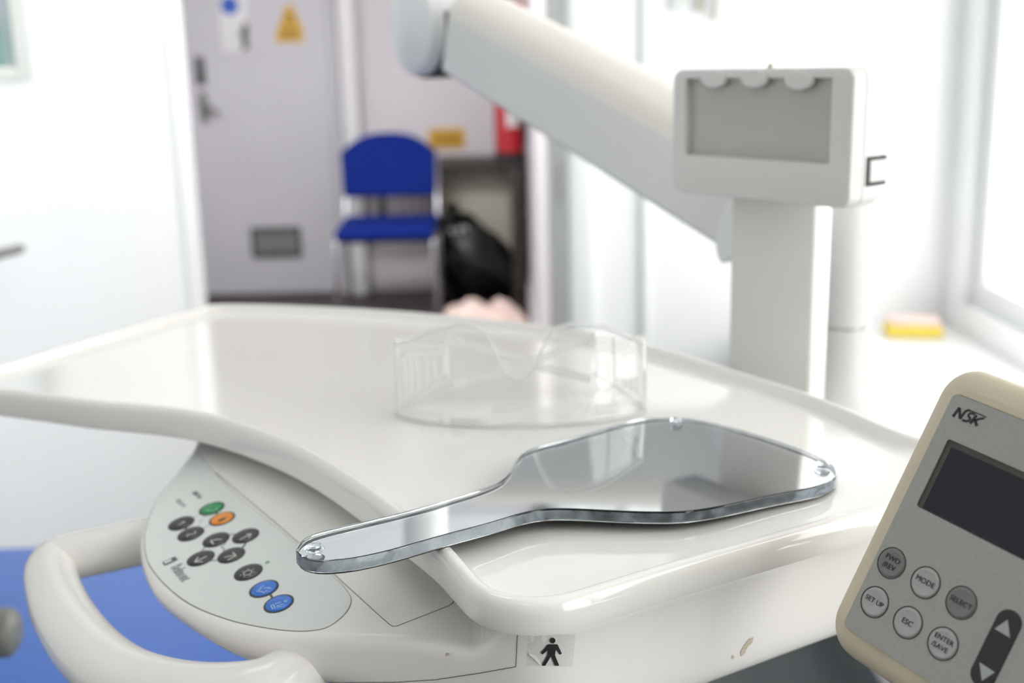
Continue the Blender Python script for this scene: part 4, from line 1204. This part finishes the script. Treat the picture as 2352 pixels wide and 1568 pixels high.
ws = thing('warning_sign', 'yellow triangular warning sign on the grey corridor door', 'sign', tuple(aty(665, 95, ys_)))
tri = [aty(x, y, ys_) for x, y in ((655, 16), (661, 10), (668, 10), (674, 16), (693, 60), (697, 72), (697, 96), (634, 98), (634, 74), (638, 62))]
v_, f_ = prism(tri, (0, -1, 0), -.003, 0); mesh('sign_plate', v_, f_, 'yellow', ws)
t2 = [aty(x, y, ys_) for x, y in ((664, 26), (678, 54), (652, 54), (664, 26))]
v_, f_ = ribbons([t2], .012, (0, -1, 0), 0, .001); mesh('warning_triangle', v_, f_, 'wood_dark', ws, smooth=False)
v_, f_ = ribbons([[aty(643, y, ys_), aty(688, y, ys_)] for y in (68, 77, 86)], .008, (0, -1, 0), 0, .001); mesh('lettering', v_, f_, 'wood_dark', ws, smooth=False)
yq = YB - .004
a, c_ = aty(984, 296, yq), aty(1068, 340, yq)
ysn = thing('wall_sign', 'yellow rectangular sign on the corridor wall right of the chair', 'sign', ((a.x + c_.x)/2, yq, c_.z))
box('sign_plate', (a.x, yq, c_.z), (c_.x, YB, a.z), 'yellow', ysn, .001)
v_, f_ = ribbons([[aty(994, y, yq), aty(1058, y, yq)] for y in (310, 325)], .010, (0, -1, 0), 0, .001); mesh('lettering', v_, f_, 'wood_dark', ysn, smooth=False)
# red call point with a white notice high on the corridor side wall
xr = .105
cp_ = thing('call_point', 'small red call point on the corridor side wall above the arm', 'call point', (.09, 5.55, 1.43))
pz_ = aty(1190, 25, 5.9)
box('call_box', (.058, 5.80, pz_.z - .05), (.105, 5.90, pz_.z + .05), 'red', cp_, .005)
box('call_window', (.062, 5.797, pz_.z - .02), (.10, 5.80, pz_.z + .025), 'paper', cp_)
o = box('wall_notice', (aty(1135, 10, yq).x, yq - .02, aty(1135, 14, yq).z), (aty(1168, 0, yq).x, YB, 1.75), 'wood_dark', None, .003); tagd(o, 'dark brown notice board edge high on the corridor wall', 'notice board')
# vent grille at the foot of the corridor door
g0, g1 = aty(581, 592, yl), aty(690, 520, yl)
gr = thing('vent_grille', 'dark grey vent grille low on the corridor door', 'vent', ((g0.x + g1.x)/2, yl, g0.z))
b = bmesh.new(); fw_ = .022
add_box(b, (g0.x, yl - .012, g0.z), (g1.x, yl, g0.z + fw_)); add_box(b, (g0.x, yl - .012, g1.z - fw_), (g1.x, yl, g1.z)); add_box(b, (g0.x, yl - .012, g0.z + fw_), (g0.x + fw_, yl, g1.z - fw_)); add_box(b, (g1.x - fw_, yl - .012, g0.z + fw_), (g1.x, yl, g1.z - fw_))
bmo('grille_frame', b, 'grille', gr)
for k_ in range(6):
    z_ = g0.z + fw_ + (g1.z - g0.z - 2 * fw_) * (k_ + .5) / 6
    box('slat', (g0.x + fw_, yl - .010, z_ - .006), (g1.x - fw_, yl - .002, z_ + .006), 'grille_l', gr)
# hooks with hanging keys, and a notice, on the white wall above the viewer
for k_, (px, py0, py1, wd, m) in enumerate(((1558, -30, 26, .018, 'frame_g'), (1606, -25, 30, .010, 'key'), (1640, -30, 52, .007, 'key'))):
    p0_, p1_ = aty(px + 6, py0, YD - .012), aty(px, py1, YD - .012)
    t = thing('hanging_key', ('wide grey tag hanging at the left on the white wall above the arm', 'short key hanging between the tag and the long key on the white wall', 'long thin key hanging rightmost on the white wall above the viewer')[k_], 'key', tuple(p1_), 'keys on the white wall hooks')
    v_, f_ = tube([Vector((p0_.x, YD, p0_.z)), Vector((p0_.x, YD - .02, p0_.z)), Vector((p0_.x, YD - .022, p0_.z + .008))], .002, 8); mesh('hook', v_, f_, 'steel', t)
    poly = [(p0_.x - wd * .4, p0_.z), (p0_.x + wd * .4, p0_.z), (p0_.x + wd, p0_.z - .015), (p1_.x + wd, p1_.z + .006), (p1_.x + wd * .4, p1_.z), (p1_.x - wd * .5, p1_.z), (p1_.x - wd, p1_.z + .008), (p0_.x - wd, p0_.z - .015)]
    v_, f_ = prism([Vector((x, YD - .016, z)) for x, z in poly], (0, -1, 0), 0, .003); mesh('blade', v_, f_, m, t)
a, c_ = aty(1692, -140, YD - .003), aty(1798, 25, YD - .003)
o = box('paper_notice', (a.x, YD - .003, c_.z), (c_.x, YD - .0005, a.z), 'paper_b', None, origin=((a.x + c_.x)/2, YD - .002, c_.z)); tagd(o, 'pale bluish paper notice on the white wall above the film viewer', 'notice')
# yellow sponge with pink cloth on the low cabinet
s0 = atz(2105, 775, lz)
o = thing('cleaning_sponge', 'yellow sponge under a pink cloth on the white window cabinet', 'sponge', tuple(s0))
bm_ = box_bm((.135, .09, .028), frame_mat(s0 + Vector((0, .03, .014)), (1, -.18, 0), (.18, 1, 0), (0, 0, 1)), .008, 3); bmo('sponge', bm_, 'sponge_y', o)
bm_ = box_bm((.125, .082, .016), frame_mat(s0 + Vector((.004, .036, .035)), (1, -.22, 0), (.22, 1, 0), (0, 0, 1)), .007, 3); bmo('cloth', bm_, 'sponge_p', o)
